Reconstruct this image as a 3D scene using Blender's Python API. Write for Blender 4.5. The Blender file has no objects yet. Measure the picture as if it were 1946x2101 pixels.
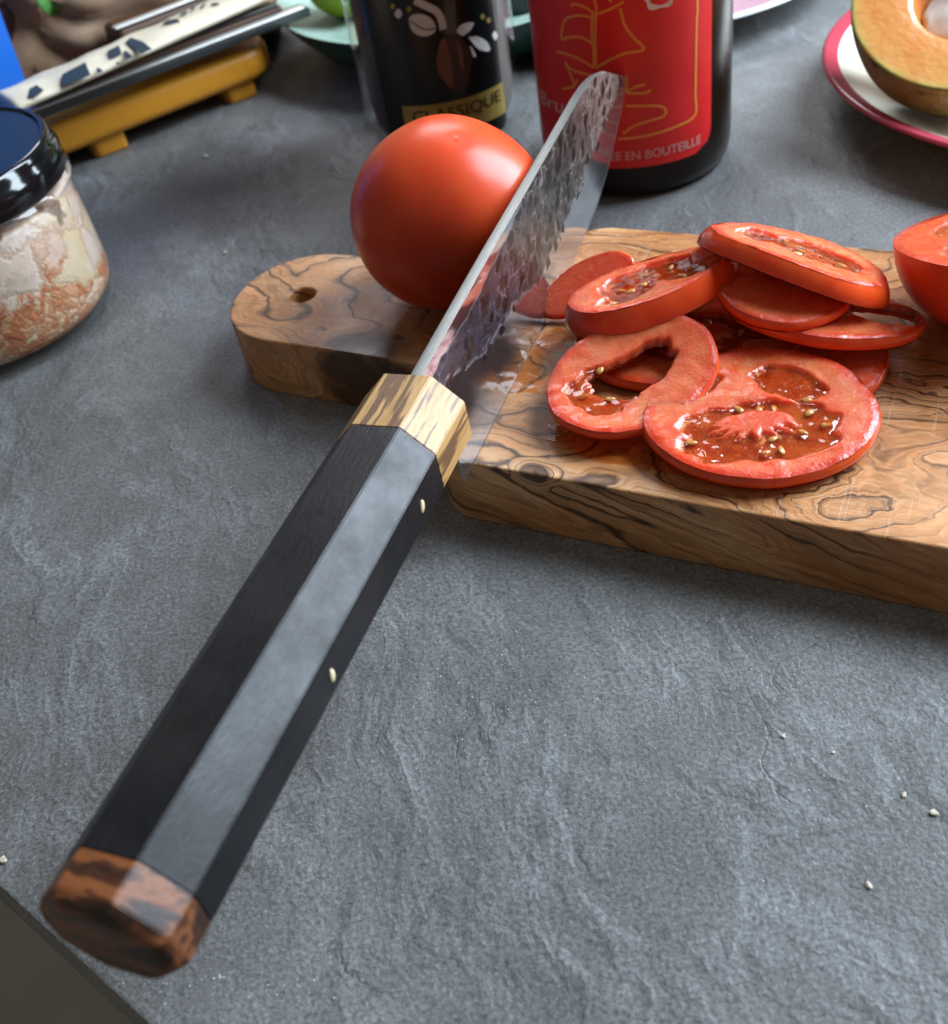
import bpy, bmesh, math, random
import numpy as np
from mathutils import Vector, Matrix, noise as mnoise

scene = bpy.context.scene
COL = scene.collection
# ------------------------------------------------------------------ camera
CAM_H = 0.215
PITCH, ROLL, FPX = 0.7453, -0.193, 2221.0
fw = Vector((0, math.cos(PITCH), -math.sin(PITCH)))
rt0 = Vector((1, 0, 0)); up0 = rt0.cross(fw)
RT = math.cos(ROLL)*rt0 + math.sin(ROLL)*up0
UP = -math.sin(ROLL)*rt0 + math.cos(ROLL)*up0
cam_d = bpy.data.cameras.new('camera'); cam = bpy.data.objects.new('camera', cam_d); COL.objects.link(cam)
m3 = Matrix((RT, UP, -fw)).transposed()
cam.matrix_world = Matrix.Translation((0, 0, CAM_H)) @ m3.to_4x4()
cam_d.sensor_fit = 'HORIZONTAL'; cam_d.sensor_width = 36.0
cam_d.lens = FPX/1946*36.0
cam_d.clip_start = 0.01; cam_d.clip_end = 30
cam_d.dof.use_dof = True; cam_d.dof.focus_distance = 0.285; cam_d.dof.aperture_fstop = 19
scene.camera = cam
scene.render.resolution_x, scene.render.resolution_y = 948, 1024

# ------------------------------------------------------------------ world and lamps (indoor, daylight through windows)
W = bpy.data.worlds.new('World'); scene.world = W; W.use_nodes = True
bg = W.node_tree.nodes['Background']
bg.inputs[0].default_value = (0.96, 0.87, 0.76, 1); bg.inputs[1].default_value = 0.145

def area(name, loc, target, sx, sy, power, color):
    l = bpy.data.lights.new(name, 'AREA'); l.shape = 'RECTANGLE'; l.size = sx; l.size_y = sy
    l.energy = power; l.color = color
    o = bpy.data.objects.new(name, l); COL.objects.link(o)
    d = Vector(target) - Vector(loc)
    o.matrix_world = Matrix.Translation(loc) @ d.to_track_quat('-Z', 'Y').to_matrix().to_4x4()
    return o
area('window_light', (1.30, 0.62, 0.88), (0.05, 0.28, 0.0), 0.95, 1.45, 90, (0.73, 0.865, 1.0))
area('back_window_light', (0.25, 2.3, 1.55), (0.05, 0.25, 0.0), 0.95, 0.65, 16, (0.90, 0.92, 1.0))
vs = scene.view_settings
vs.view_transform = 'Standard'; vs.look = 'None'; vs.exposure = 0.22; vs.gamma = 1.0; vs.use_curve_mapping = False
scene.cycles.max_bounces = 10; scene.cycles.transmission_bounces = 8; scene.cycles.glossy_bounces = 5
scene.cycles.caustics_reflective = False; scene.cycles.caustics_refractive = False
scene.cycles.use_denoising = True
scene.cycles.sample_clamp_indirect = 6.0

# ------------------------------------------------------------------ geometry helpers
def ray(px, py):
    return ((px-973)/FPX*RT - (py-1050.5)/FPX*UP + fw)
def at(px, py, z):
    """point of the photographed place that lies at height z"""
    d = ray(px, py); s = (z-CAM_H)/d.z
    return Vector((0, 0, CAM_H)) + d*s

def link(o, parent=None, kind=None, label=None, cat=None, group=None):
    COL.objects.link(o)
    if parent is not None: o.parent = parent
    if kind: o['kind'] = kind
    if label: o['label'] = label
    if cat: o['category'] = cat
    if group: o['group'] = group
    return o
def empty(name, label, cat, mw=None, loc=None, group=None):
    o = bpy.data.objects.new(name, None); o.empty_display_size = 0.01
    link(o, None, None, label, cat, group)
    if mw is not None: o.matrix_world = mw
    if loc is not None: o.location = loc
    return o
def mesh_obj(name, verts, faces, mat, parent=None, smooth=True, **kw):
    me = bpy.data.meshes.new(name); me.from_pydata([tuple(v) for v in verts], [], faces)
    mats = mat if isinstance(mat, (list, tuple)) else [mat]
    for m in mats: me.materials.append(m)
    if smooth: me.polygons.foreach_set('use_smooth', [True]*len(me.polygons))
    me.update()
    return link(bpy.data.objects.new(name, me), parent, **kw)
def bm_obj(name, bm, mat, parent=None, smooth=False, recalc=True, **kw):
    if recalc: bmesh.ops.recalc_face_normals(bm, faces=bm.faces)
    me = bpy.data.meshes.new(name); bm.to_mesh(me); bm.free(); me.materials.append(mat)
    if smooth: me.polygons.foreach_set('use_smooth', [True]*len(me.polygons))
    return link(bpy.data.objects.new(name, me), parent, **kw)
def sharp(o, deg=35):
    me = o.data
    me.polygons.foreach_set('use_smooth', [True]*len(me.polygons))
    me.set_sharp_from_angle(angle=math.radians(deg))
    return o
def lathe(name, prof, mat, parent=None, seg=96, cx=0, cy=0, **kw):
    """prof: list of (r, z); r == 0 closes to a pole"""
    V, F, rows = [], [], []
    for r, z in prof:
        if r <= 1e-9:
            rows.append([len(V)]); V.append((cx, cy, z))
        else:
            rows.append(list(range(len(V), len(V)+seg)))
            V += [(cx+r*math.cos(2*math.pi*i/seg), cy+r*math.sin(2*math.pi*i/seg), z) for i in range(seg)]
    for a, b in zip(rows, rows[1:]):
        for i in range(seg):
            j = (i+1) % seg
            if len(a) == 1 and len(b) == 1: continue
            if len(a) == 1: F.append((a[0], b[j], b[i]))
            elif len(b) == 1: F.append((a[i], a[j], b[0]))
            else: F.append((a[i], a[j], b[j], b[i]))
    return mesh_obj(name, V, F, mat, parent, **kw)
def box_bm(bm, sx, sy, sz, mw=Matrix.Identity(4), bev=0.0, seg=2):
    r = bmesh.ops.create_cube(bm, size=1.0)
    vs_ = r['verts']
    for v in vs_: v.co = Vector((v.co.x*sx, v.co.y*sy, v.co.z*sz))
    if bev:
        es = list({e for v in vs_ for e in v.link_edges})
        rr = bmesh.ops.bevel(bm, geom=es, offset=bev, segments=seg, affect='EDGES', profile=0.5)
        vs_ = list({v for f in rr['faces'] for v in f.verts} | {v for v in vs_ if v.is_valid})
        allv = set(vs_)
        stack = list(vs_)
        while stack:
            v = stack.pop()
            for e in v.link_edges:
                w = e.other_vert(v)
                if w not in allv: allv.add(w); stack.append(w)
        vs_ = list(allv)
    for v in vs_: v.co = mw @ v.co
def curve_solid(name, loops, thick, bev, mat, parent=None, bres=3, **kw):
    """flat outline(s), the first outer and the rest holes, extruded upward to a solid with rounded edges"""
    c = bpy.data.curves.new(name, 'CURVE'); c.dimensions = '2D'; c.fill_mode = 'BOTH'
    c.extrude = max(thick/2-bev, 1e-5); c.bevel_depth = bev; c.bevel_resolution = bres; c.offset = -bev
    for L in loops:
        s = c.splines.new('POLY'); s.points.add(len(L)-1); s.use_cyclic_u = True
        for p, q in zip(s.points, L): p.co = (q[0], q[1], 0, 1)
    t = bpy.data.objects.new(name, c); COL.objects.link(t)
    dg = bpy.context.evaluated_depsgraph_get()
    me = bpy.data.meshes.new_from_object(t.evaluated_get(dg))
    bpy.data.objects.remove(t); bpy.data.curves.remove(c)
    me.name = name
    me.transform(Matrix.Translation((0, 0, thick/2)))
    me.materials.clear(); me.materials.append(mat)
    o = link(bpy.data.objects.new(name, me), parent, **kw)
    sharp(o, 40)
    return o
def tube(name, pts, r, mat, parent=None, seg=8, closed=False, **kw):
    V, F = [], []
    pts = [Vector(p) for p in pts]; n = len(pts); prev = None
    for i, p in enumerate(pts):
        a = pts[max(i-1, 0)]; b = pts[min(i+1, n-1)]; t = (b-a).normalized()
        if prev is None:
            ref = Vector((0, 0, 1)) if abs(t.z) < .9 else Vector((1, 0, 0)); u = t.cross(ref).normalized()
        else: u = (prev - t*prev.dot(t)).normalized()
        prev = u; w = t.cross(u)
        rr = r[i] if isinstance(r, (list, tuple)) else r
        V += [p + rr*(math.cos(2*math.pi*k/seg)*u + math.sin(2*math.pi*k/seg)*w) for k in range(seg)]
    for i in range(n-1):
        for k in range(seg):
            k2 = (k+1) % seg
            F.append((i*seg+k, i*seg+k2, (i+1)*seg+k2, (i+1)*seg+k))
    F.append(tuple(range(seg))[::-1]); F.append(tuple((n-1)*seg+k for k in range(seg)))
    return mesh_obj(name, V, F, mat, parent, **kw)
def smooth_path(pts, n=8):
    P = [Vector(p) for p in pts]; out = []
    for i in range(len(P)-1):
        p0, p1, p2, p3 = P[max(i-1, 0)], P[i], P[i+1], P[min(i+2, len(P)-1)]
        for k in range(n):
            t = k/n
            out.append(0.5*((2*p1)+(p2-p0)*t+(2*p0-5*p1+4*p2-p3)*t*t+(3*p1-p0-3*p2+p3)*t**3))
    out.append(P[-1]); return out
def rounded_poly(corners, radii, seg=8):
    out = []; n = len(corners)
    for i in range(n):
        p = Vector(corners[i]).to_2d(); a = Vector(corners[i-1]).to_2d(); b = Vector(corners[(i+1) % n]).to_2d()
        r = radii[i] if isinstance(radii, (list, tuple)) else radii
        u = (a-p).normalized(); v = (b-p).normalized()
        if r < 1e-6: out.append(p); continue
        ang = math.acos(max(-1, min(1, u.dot(v)))); d = r/math.tan(ang/2)
        c = p + (u+v).normalized()*(r/math.sin(ang/2))
        s = p+u*d-c; e = p+v*d-c
        a0 = math.atan2(s.y, s.x); a1 = math.atan2(e.y, e.x)
        da = (a1-a0+math.pi) % (2*math.pi)-math.pi
        for k in range(seg+1):
            t = a0+da*k/seg; out.append(c+Vector((math.cos(t), math.sin(t)))*r)
    return out
def interp(x, pts):
    if x <= pts[0][0]: return pts[0][1]
    for (a, u), (b, v) in zip(pts, pts[1:]):
        if x <= b: return u+(v-u)*(x-a)/(b-a) if b > a else v
    return pts[-1][1]
def sstep(a, b, x):
    t = max(0.0, min(1.0, (x-a)/(b-a))) if a != b else float(x > a)
    return t*t*(3-2*t)

# ------------------------------------------------------------------ material helper
class NT:
    def __init__(s, name):
        s.m = bpy.data.materials.new(name); s.m.use_nodes = True
        s.t = s.m.node_tree; s.n = s.t.nodes; s.b = s.n['Principled BSDF']; s._co = None
    def link(s, a, b): s.t.links.new(a, b)
    def put(s, sock, val):
        if isinstance(val, bpy.types.NodeSocket): s.link(val, sock)
        elif val is not None:
            if isinstance(val, (int, float)) and sock.type == 'RGBA': val = (val, val, val, 1)
            if isinstance(val, tuple) and len(val) == 3 and sock.type == 'RGBA': val = val+(1,)
            sock.default_value = val
    def node(s, typ, ins={}, **props):
        nd = s.n.new(typ)
        for k, v in props.items(): setattr(nd, k, v)
        for k, v in ins.items(): s.put(nd.inputs[k], v)
        return nd
    def co(s):
        if s._co is None: s._co = s.node('ShaderNodeTexCoord').outputs['Object']
        return s._co
    def math(s, op, a, b=None, c=None, clamp=False):
        nd = s.n.new('ShaderNodeMath'); nd.operation = op; nd.use_clamp = clamp
        for i, v in enumerate((a, b, c)):
            if v is not None: s.put(nd.inputs[i], v)
        return nd.outputs[0]
    def vmath(s, op, a, b=None, scale=None):
        nd = s.n.new('ShaderNodeVectorMath'); nd.operation = op
        s.put(nd.inputs[0], a)
        if b is not None: s.put(nd.inputs[1], b)
        if scale is not None: s.put(nd.inputs['Scale'], scale)
        return nd.outputs['Value' if op in ('LENGTH', 'DISTANCE', 'DOT_PRODUCT') else 'Vector']
    def scale(s, v, sc): return s.vmath('MULTIPLY', v, sc)
    def noise(s, v=None, scale=5, detail=4, rough=.5, dist=0.0, col=False):
        nd = s.node('ShaderNodeTexNoise', {'Vector': v if v is not None else s.co(), 'Scale': scale, 'Detail': detail, 'Roughness': rough, 'Distortion': dist})
        return nd.outputs['Color' if col else 'Fac']
    def voro(s, v=None, scale=5, feature='F1', out='Distance', rand=1.0):
        nd = s.node('ShaderNodeTexVoronoi', {'Vector': v if v is not None else s.co(), 'Scale': scale, 'Randomness': rand}, feature=feature)
        return nd.outputs[out]
    def ramp(s, fac, stops, interp='LINEAR'):
        nd = s.n.new('ShaderNodeValToRGB'); nd.color_ramp.interpolation = interp
        e = nd.color_ramp.elements
        while len(e) < len(stops): e.new(0.5)
        for x, (p, c) in zip(e, stops):
            x.position = p; c = c if isinstance(c, tuple) else (c, c, c)
            x.color = c+(1,) if len(c) == 3 else c
        s.put(nd.inputs[0], fac); return nd.outputs[0]
    def mix(s, fac, a, b, blend='MIX'):
        nd = s.n.new('ShaderNodeMix'); nd.data_type = 'RGBA'; nd.blend_type = blend
        s.put(nd.inputs[0], fac); s.put(nd.inputs[6], a); s.put(nd.inputs[7], b); return nd.outputs[2]
    def mr(s, v, a, b, c=0.0, d=1.0, smooth=False):
        nd = s.n.new('ShaderNodeMapRange'); nd.clamp = True
        if smooth: nd.interpolation_type = 'SMOOTHSTEP'
        for i, q in enumerate((v, a, b, c, d)): s.put(nd.inputs[i], q)
        return nd.outputs[0]
    def attr(s, name):
        return s.node('ShaderNodeAttribute', attribute_name=name)
    def sep(s, v):
        return s.node('ShaderNodeSeparateXYZ', {0: v}).outputs
    def comb(s, x, y, z):
        return s.node('ShaderNodeCombineXYZ', {0: x, 1: y, 2: z}).outputs[0]
    def bump(s, h, strength=.3, dist=.001, normal=None):
        nd = s.node('ShaderNodeBump', {'Height': h, 'Strength': strength, 'Distance': dist})
        if normal is not None: s.link(normal, nd.inputs['Normal'])
        return nd.outputs[0]
    def set(s, **kw):
        names = {'color': 'Base Color', 'rough': 'Roughness', 'metal': 'Metallic', 'spec': 'Specular IOR Level', 'trans': 'Transmission Weight',
                 'ior': 'IOR', 'sss': 'Subsurface Weight', 'sssr': 'Subsurface Radius', 'ssss': 'Subsurface Scale', 'coat': 'Coat Weight',
                 'coatr': 'Coat Roughness', 'normal': 'Normal', 'alpha': 'Alpha', 'emit': 'Emission Color', 'emits': 'Emission Strength', 'sheen': 'Sheen Weight'}
        for k, v in kw.items(): s.put(s.b.inputs[names[k]], v)
        return s.m
def plain(name, color, rough=.5, **kw):
    t = NT(name); n = t.noise(scale=180, detail=3)
    c = t.mix(t.mr(n, .35, .65, 0, .14), color, tuple(x*.55 for x in color))
    return t.set(color=c, rough=rough, **kw)

# ------------------------------------------------------------------ materials
def mat_counter():
    t = NT('slate_worktop'); co = t.co()
    wv = t.vmath('ADD', co, t.vmath('SCALE', t.vmath('SUBTRACT', t.noise(scale=12, detail=4, col=True), (.5, .5, .5)), scale=.06))
    d1 = t.vmath('ADD', t.scale(wv, (1, .45, 1)), (.13, .4, 0))
    rel = t.noise(d1, 24, 7, .62)
    terr = t.math('FRACT', t.math('MULTIPLY', t.noise(t.scale(wv, (1, .6, 1)), 11, 6, .6), 6.0))   # cleft slate steps
    terr = t.math('MULTIPLY', t.math('POWER', terr, 3.0), t.mr(t.noise(co, 17, 3), .42, .62))
    ridge = t.math('ABSOLUTE', t.math('SUBTRACT', t.noise(t.scale(wv, (1, .45, 1)), 13, 7, .56), .5))
    crack = t.math('SUBTRACT', 1.0, t.mr(ridge, 0.0, .006, 0, 1))
    crack = t.math('MULTIPLY', crack, t.mr(t.noise(co, 24, 3), .47, .66))
    big = t.noise(wv, 8, 6, .62); mid = t.noise(co, 85, 5, .7); fine = t.noise(co, 1000, 3, .7); f2 = t.noise(co, 760, 4, .75)
    clo = t.noise(wv, 6.5, 7, .66)
    c = t.ramp(clo, [(.34, (.135, .135, .133)), (.47, (.205, .208, .209)), (.58, (.265, .271, .275)), (.68, (.33, .338, .345))])
    c = t.mix(t.mr(t.noise(wv, 33, 6, .68), .42, .66, .55, 0), c, (.110, .108, .104))
    ws = t.math('SUBTRACT', 1.0, t.mr(t.math('ABSOLUTE', t.math('SUBTRACT', t.noise(t.scale(wv, (1, .5, 1)), 15, 5, .6), .5)), 0, .055, 0, 1))
    c = t.mix(t.math('MULTIPLY', t.math('POWER', ws, 2.0), t.mr(t.noise(co, 13, 3), .42, .62, 0, .42)), c, (.40, .415, .43))
    c = t.mix(t.mr(mid, .40, .68, 0, .5), c, (.115, .113, .110))
    c = t.mix(t.mr(f2, .46, .62, 0, .74), c, (.070, .069, .066))
    c = t.mix(t.mr(fine, .46, .63, .0, .6), c, (.070, .069, .066))
    c = t.mix(t.mr(t.noise(t.vmath('ADD', co, (3., 1., 0.)), 900, 3, .7), .55, .68, 0, .42), c, (.36, .37, .375))
    wide = t.noise(t.vmath('ADD', wv, (.9, .2, 0)), 4.2, 4, .55)
    c = t.mix(1.0, c, t.ramp(wide, [(.34, .82), (.5, 1.10), (.66, 1.36)]), 'MULTIPLY')
    c = t.mix(t.math('MULTIPLY', crack, .8), c, (.045, .043, .040))
    h = t.math('MULTIPLY', ws, .5)
    h = t.math('ADD', h, t.math('ADD', t.math('MULTIPLY', rel, 1.5), t.math('MULTIPLY', fine, .30)))
    h = t.math('ADD', h, t.math('ADD', t.math('MULTIPLY', mid, .30), t.math('MULTIPLY', f2, .34)))
    h = t.math('SUBTRACT', h, t.math('MULTIPLY', crack, .18))
    h = t.math('ADD', h, t.math('MULTIPLY', terr, .22))
    r = t.mr(f2, .3, .7, .36, .56)
    return t.set(color=c, rough=r, spec=.55, normal=t.bump(h, .46, .0015))

def mat_olive(name, knots=(), seed=0.0, dark=1.0, burl=None):
    t = NT(name); co = t.co()
    x, y, z = t.sep(co)
    # grain runs along x; 3-D field so that veins carry over from the top to the sides
    z2 = t.math('ADD', z, t.math('MULTIPLY', x, .30))
    base = t.vmath('ADD', t.comb(x, y, z2), (seed, seed*.7, seed*1.3))
    w1 = t.vmath('SUBTRACT', t.noise(t.scale(base, (1, 1.6, 1.6)), 13, 4, .55, col=True), (.5, .5, .5))
    amp = .017
    if burl is not None:
        bx, by, br = burl
        d = t.vmath('LENGTH', t.vmath('SUBTRACT', t.comb(x, y, 0.0), (bx, by, 0)))
        bl_ = t.mr(d, 0, br, 1, 0, smooth=True)
        amp = t.math('ADD', .014, t.math('MULTIPLY', bl_, .032))
    p = t.vmath('ADD', base, t.vmath('SCALE', w1, scale=amp))
    p = t.vmath('ADD', p, t.vmath('SCALE', t.vmath('SUBTRACT', t.noise(p, 85, 4, .62, col=True), (.5, .5, .5)), scale=.0034))
    f = t.noise(t.scale(p, (.11, 1.0, 2.4)), 27, 1.5, .42)
    kn = None
    for kx, ky, kz, kr in knots:
        d = t.vmath('LENGTH', t.scale(t.vmath('SUBTRACT', t.vmath('ADD', co, t.vmath('SCALE', w1, scale=.02)), (kx, ky, kz)), (.8, 1, 1)))
        k = t.mr(d, 0, kr, 1, 0, smooth=True)
        f = t.math('ADD', f, t.math('MULTIPLY', k, .38))
        kn = k if kn is None else t.math('MAXIMUM', kn, k)
    if burl is not None:
        f = t.math('ADD', f, t.math('MULTIPLY', bl_, .18))
    def lines(n, w, off=0.0):
        q = t.math('FRACT', t.math('ADD', t.math('MULTIPLY', f, n), off))
        return q, t.mr(t.math('ABSOLUTE', t.math('SUBTRACT', q, .5)), 0.0, w, 1, 0, smooth=True)
    wv_ = t.mr(t.noise(base, 36, 3), .32, .68, .04, .20)
    ph, vein = lines(10.5, wv_)
    vein = t.math('MULTIPLY', vein, t.mr(t.noise(t.scale(base, (.7, 1, 1)), 24, 3), .36, .50))
    q2, fine_l = lines(27.0, .22, .3)
    q3, fine3 = lines(70.0, .5, .1)
    fine3 = t.math('MULTIPLY', fine3, t.mr(t.noise(t.scale(base, (.8, 1, 1)), 41, 3), .36, .60))
    fine_l = t.math('MULTIPLY', fine_l, t.mr(t.noise(t.scale(base, (.7, 1, 1)), 33, 3), .36, .66))
    # edge of a colour band: sharp on one side, fading on the other
    soft = t.mr(ph, .5, 1, 1, 0)
    soft = t.math('MULTIPLY', soft, t.math('GREATER_THAN', ph, .5))
    fib = t.noise(t.scale(p, (.06, 1, 1)), 900, 3, .6)
    fib2 = t.noise(t.scale(p, (.10, 1, 1)), 260, 3, .6)
    low = t.noise(t.scale(p, (.45, 1, 1)), 30, 4, .5)
    c = t.ramp(low, [(.28, (.29, .100, .032)), (.43, (.50, .205, .072)), (.58, (.68, .325, .135)), (.75, (.82, .51, .28))])
    c = t.mix(t.math('MULTIPLY', soft, .55), c, (.26, .11, .036))
    c = t.mix(t.math('MULTIPLY', fine3, .5), c, (.24, .095, .032))
    c = t.mix(t.math('MULTIPLY', fine_l, .74), c, (.10, .036, .013))
    c = t.mix(t.mr(fib2, .4, .68, 0, .36), c, (.30, .14, .050))
    c = t.mix(t.mr(fib, .5, .72, 0, .35), c, (.74, .51, .27))
    c = t.mix(t.math('MULTIPLY', vein, .92), c, t.mix(fib2, (.026, .012, .007), (.080, .034, .014)))
    if kn is not None:
        kc = t.ramp(t.noise(p, 130, 5, .65), [(.35, (.018, .009, .006)), (.55, (.075, .034, .017)), (.72, (.20, .10, .045))])
        c = t.mix(t.mr(kn, .42, .62, 0, .92), c, kc)
    if dark != 1.0: c = t.mix(1.0, c, (dark, dark*.97, dark*.93), 'MULTIPLY')
    h = t.math('ADD', t.math('MULTIPLY', fib, .5), t.math('MULTIPLY', vein, -.5))
    # knife scratches across the worn top
    scr = t.mr(t.noise(t.scale(t.vmath('ADD', co, (.3, .1, 0)), (.9, .012, 1)), 1600, 1, .4), .64, .72, 0, 1)
    scr = t.math('MULTIPLY', scr, t.mr(t.noise(co, 40, 2), .5, .62))
    c = t.mix(t.math('MULTIPLY', scr, .22), c, (.62, .47, .32))
    h = t.math('SUBTRACT', h, t.math('MULTIPLY', scr, .6))
    r = t.mr(t.noise(co, 60, 4), .3, .7, .28, .46)
    return t.set(color=c, rough=r, spec=.42, normal=t.bump(h, .22, .0004))

def mat_zebrano():
    t = NT('striped_ferrule_wood'); x, y, z = t.sep(t.co())
    w = t.vmath('SUBTRACT', t.noise(scale=60, detail=3, col=True), (.5, .5, .5))
    p = t.scale(t.vmath('ADD', t.co(), t.vmath('SCALE', w, scale=.0022)), (.07, 1, 1))
    st = t.noise(p, 620, 2, .5); fi = t.noise(p, 1800, 3, .6)
    c = t.mix(t.mr(fi, .35, .7), (.37, .195, .058), (.25, .115, .030))
    c = t.mix(t.mr(t.noise(p, 150, 2), .4, .65, 0, .7), c, (.47, .29, .115))
    c = t.mix(t.mr(st, .50, .58, 0, .92), c, (.095, .042, .018))
    pore = t.mr(t.noise(t.scale(t.co(), (.10, 1, 1)), 3000, 2), .66, .74)
    c = t.mix(t.math('MULTIPLY', pore, .6), c, (.08, .04, .02))
    return t.set(color=c, rough=t.mr(fi, .3, .7, .40, .52), spec=.4, normal=t.bump(t.math('SUBTRACT', fi, pore), .25, .0003))
def mat_ebony():
    t = NT('black_ebony')
    p = t.scale(t.co(), (.06, 1, 1)); f = t.noise(p, 1300, 4, .6); b = t.noise(scale=55, detail=4)
    g = t.noise(t.scale(t.co(), (.22, 1, 1)), 1500, 3, .65)
    c = t.mix(t.mr(b, .4, .65), (.006, .006, .007), (.012, .010, .0105))
    c = t.mix(t.mr(t.noise(p, 500, 3), .58, .78, 0, .3), c, (.030, .016, .013))
    c = t.mix(t.mr(t.noise(scale=2600, detail=2), .70, .78, 0, .35), c, (.10, .09, .085))
    r = t.mr(t.noise(scale=62, detail=6, rough=.7), .32, .68, .27, .50)
    return t.set(color=c, rough=r, spec=.24, normal=t.bump(t.math('ADD', g, t.math('MULTIPLY', f, .6)), .24, .00035))
def mat_rosewood():
    t = NT('brown_rosewood')
    w = t.vmath('SUBTRACT', t.noise(scale=110, detail=3, col=True), (.5, .5, .5))
    p = t.scale(t.vmath('ADD', t.co(), t.vmath('SCALE', w, scale=.004)), (1.0, .16, .9))
    st = t.noise(p, 250, 3, .5); fi = t.noise(p, 1500, 3, .6)
    c = t.ramp(st, [(.36, (.012, .005, .003)), (.46, (.055, .017, .007)), (.52, (.185, .060, .018)), (.6, (.15, .047, .014)), (.68, (.04, .013, .006))])
    c = t.mix(t.mr(fi, .45, .7, 0, .35), c, (.06, .02, .008))
    return t.set(color=c, rough=.36, spec=.5, normal=t.bump(fi, .15, .0003))

def mat_blade():
    t = NT('hammered_steel'); co = t.co(); x, y, z = t.sep(co)
    X = t.math('MULTIPLY', x, 1000.0); Z = t.math('MULTIPLY', z, 1000.0)
    nd = t.n.new('ShaderNodeFloatCurve')           # lower limit of the hammered skin along the blade
    def curve(pts, vmax):
        nd = t.n.new('ShaderNodeFloatCurve'); cv = nd.mapping.curves[0]
        xs = [((a+25)/215, b/vmax) for a, b in pts]
        cv.points[0].location = xs[0]; cv.points[1].location = xs[-1]
        for q in xs[1:-1]: cv.points.new(*q)
        for q in cv.points: q.handle_type = 'VECTOR'
        nd.mapping.update()
        t.put(nd.inputs['Value'], t.math('DIVIDE', t.math('ADD', X, 25.0), 215.0))
        return t.math('MULTIPLY', nd.outputs[0], vmax)
    lo = curve([(-25, 36), (-3, 32), (20, 23), (42, 22), (66, 16.5), (99, 19.5), (117, 22.5), (160, 28), (179, 33), (190, 34)], 50)
    hi = curve([(-25, 40), (-6, 39.5), (14, 39.5), (34, 42), (50, 43.5), (66, 46), (90, 60), (190, 60)], 70)
    cell = t.scale(co, (1.0, 1.0, 1.1))
    jit = t.vmath('SCALE', t.vmath('SUBTRACT', t.noise(scale=260, detail=2, col=True), (.5, .5, .5)), scale=.0030)
    jit = t.vmath('MULTIPLY', jit, (1, 0, 1)); cell = t.vmath('ADD', cell, jit)
    cell = t.vmath('MULTIPLY', cell, (1, 0, 1))
    vd = t.voro(cell, 205, 'SMOOTH_F1'); vc = t.voro(cell, 205, 'F1', 'Color'); ve = t.voro(cell, 205, 'DISTANCE_TO_EDGE')
    rv = t.node('ShaderNodeSeparateColor', {0: vc}).outputs[0]
    rv2 = t.node('ShaderNodeSeparateColor', {0: vc}).outputs[1]
    jz = t.math('MULTIPLY', t.math('SUBTRACT', rv2, .45), 1.6)
    nz = t.math('MULTIPLY', t.math('SUBTRACT', t.noise(t.scale(co, (1, 0, .8)), 120, 3), .5), 6.0)
    Zl = t.math('ADD', Z, t.math('ADD', jz, nz)); 
    m_lo = t.mr(t.math('SUBTRACT', Zl, lo), -.9, .9)
    Zh = t.math('ADD', Z, t.math('MULTIPLY', nz, .8))
    m_hi = t.mr(t.math('SUBTRACT', hi, Zh), -.4, .4)
    mask0 = t.math('MULTIPLY', m_lo, m_hi)
    side = t.mr(t.math('ABSOLUTE', y), .0011, .00112)   # nothing on the ground spine
    # dents: dark oval pits of several sizes in a brown-grey forged skin, with worn bright ridges here and there
    heel = t.mr(X, 25, 80); tip = t.mr(X, 110, 150)
    nd_ = t.noise(t.scale(co, (1, 0, 1)), 700, 3, .6)
    big_on = t.mr(rv, .34, .40); pit = t.math('MULTIPLY', t.mr(t.math('ADD', vd, t.math('MULTIPLY', t.math('SUBTRACT', nd_, .5), .26)), .46, .34), big_on)
    v2 = t.voro(cell, 400, 'F1'); r2 = t.node('ShaderNodeSeparateColor', {0: t.voro(cell, 400, 'F1', 'Color')}).outputs[0]
    pit2 = t.math('MULTIPLY', t.mr(v2, .38, .24), t.mr(r2, .62, .68))
    pit = t.math('MAXIMUM', pit, pit2)
    rim = t.math('MULTIPLY', t.mr(ve, .055, .01), t.mr(t.noise(t.scale(co, (1, 0, 1)), 120, 3), .42, .6))
    skin = t.mix(t.mr(t.noise(t.scale(co, (1, 0, 1)), 200, 4, .65), .38, .62), (.060, .048, .044), (.24, .205, .19))
    skin = t.mix(t.mr(nd_, .5, .7, 0, .6), skin, (.04, .032, .03))
    skin = t.mix(heel, t.mix(t.mr(nd_, .4, .65), (.040, .036, .046), (.085, .076, .09)), skin)
    skin = t.mix(t.math('MULTIPLY', tip, .55), skin, (.40, .35, .31))
    kc = t.mix(t.math('MULTIPLY', rim, t.mr(heel, 0, 1, .3, .8)), skin, (.72, .68, .66))
    pit_free = t.math('MULTIPLY', pit, t.mr(t.math('SUBTRACT', Z, lo), -5.0, 2.0))
    kc = t.mix(pit, kc, t.mix(t.mr(rv2, .3, .7), (.016, .011, .008), (.055, .038, .026)))
    grain = t.noise(t.scale(co, (.03, 1, 1)), 2600, 2, .6)
    pol = t.mix(t.mr(grain, .35, .65), (.45, .44, .455), (.52, .51, .525))
    kc = t.mix(1.0, kc, t.mix(heel, (.60, .56, .66), t.mix(tip, (.52, .48, .45), (.85, .80, .76))), 'MULTIPLY')
    mask = t.math('MAXIMUM', mask0, t.math('MULTIPLY', t.math('GREATER_THAN', pit_free, .3), m_hi))
    c = t.mix(mask, pol, kc)
    r = t.math('ADD', t.math('MULTIPLY', mask, .24), t.mr(t.noise(co, 45, 3), .3, .7, .07, .13))
    m = t.math('SUBTRACT', .965, t.math('MULTIPLY', mask, t.mix(heel, .55, .22)))
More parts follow.
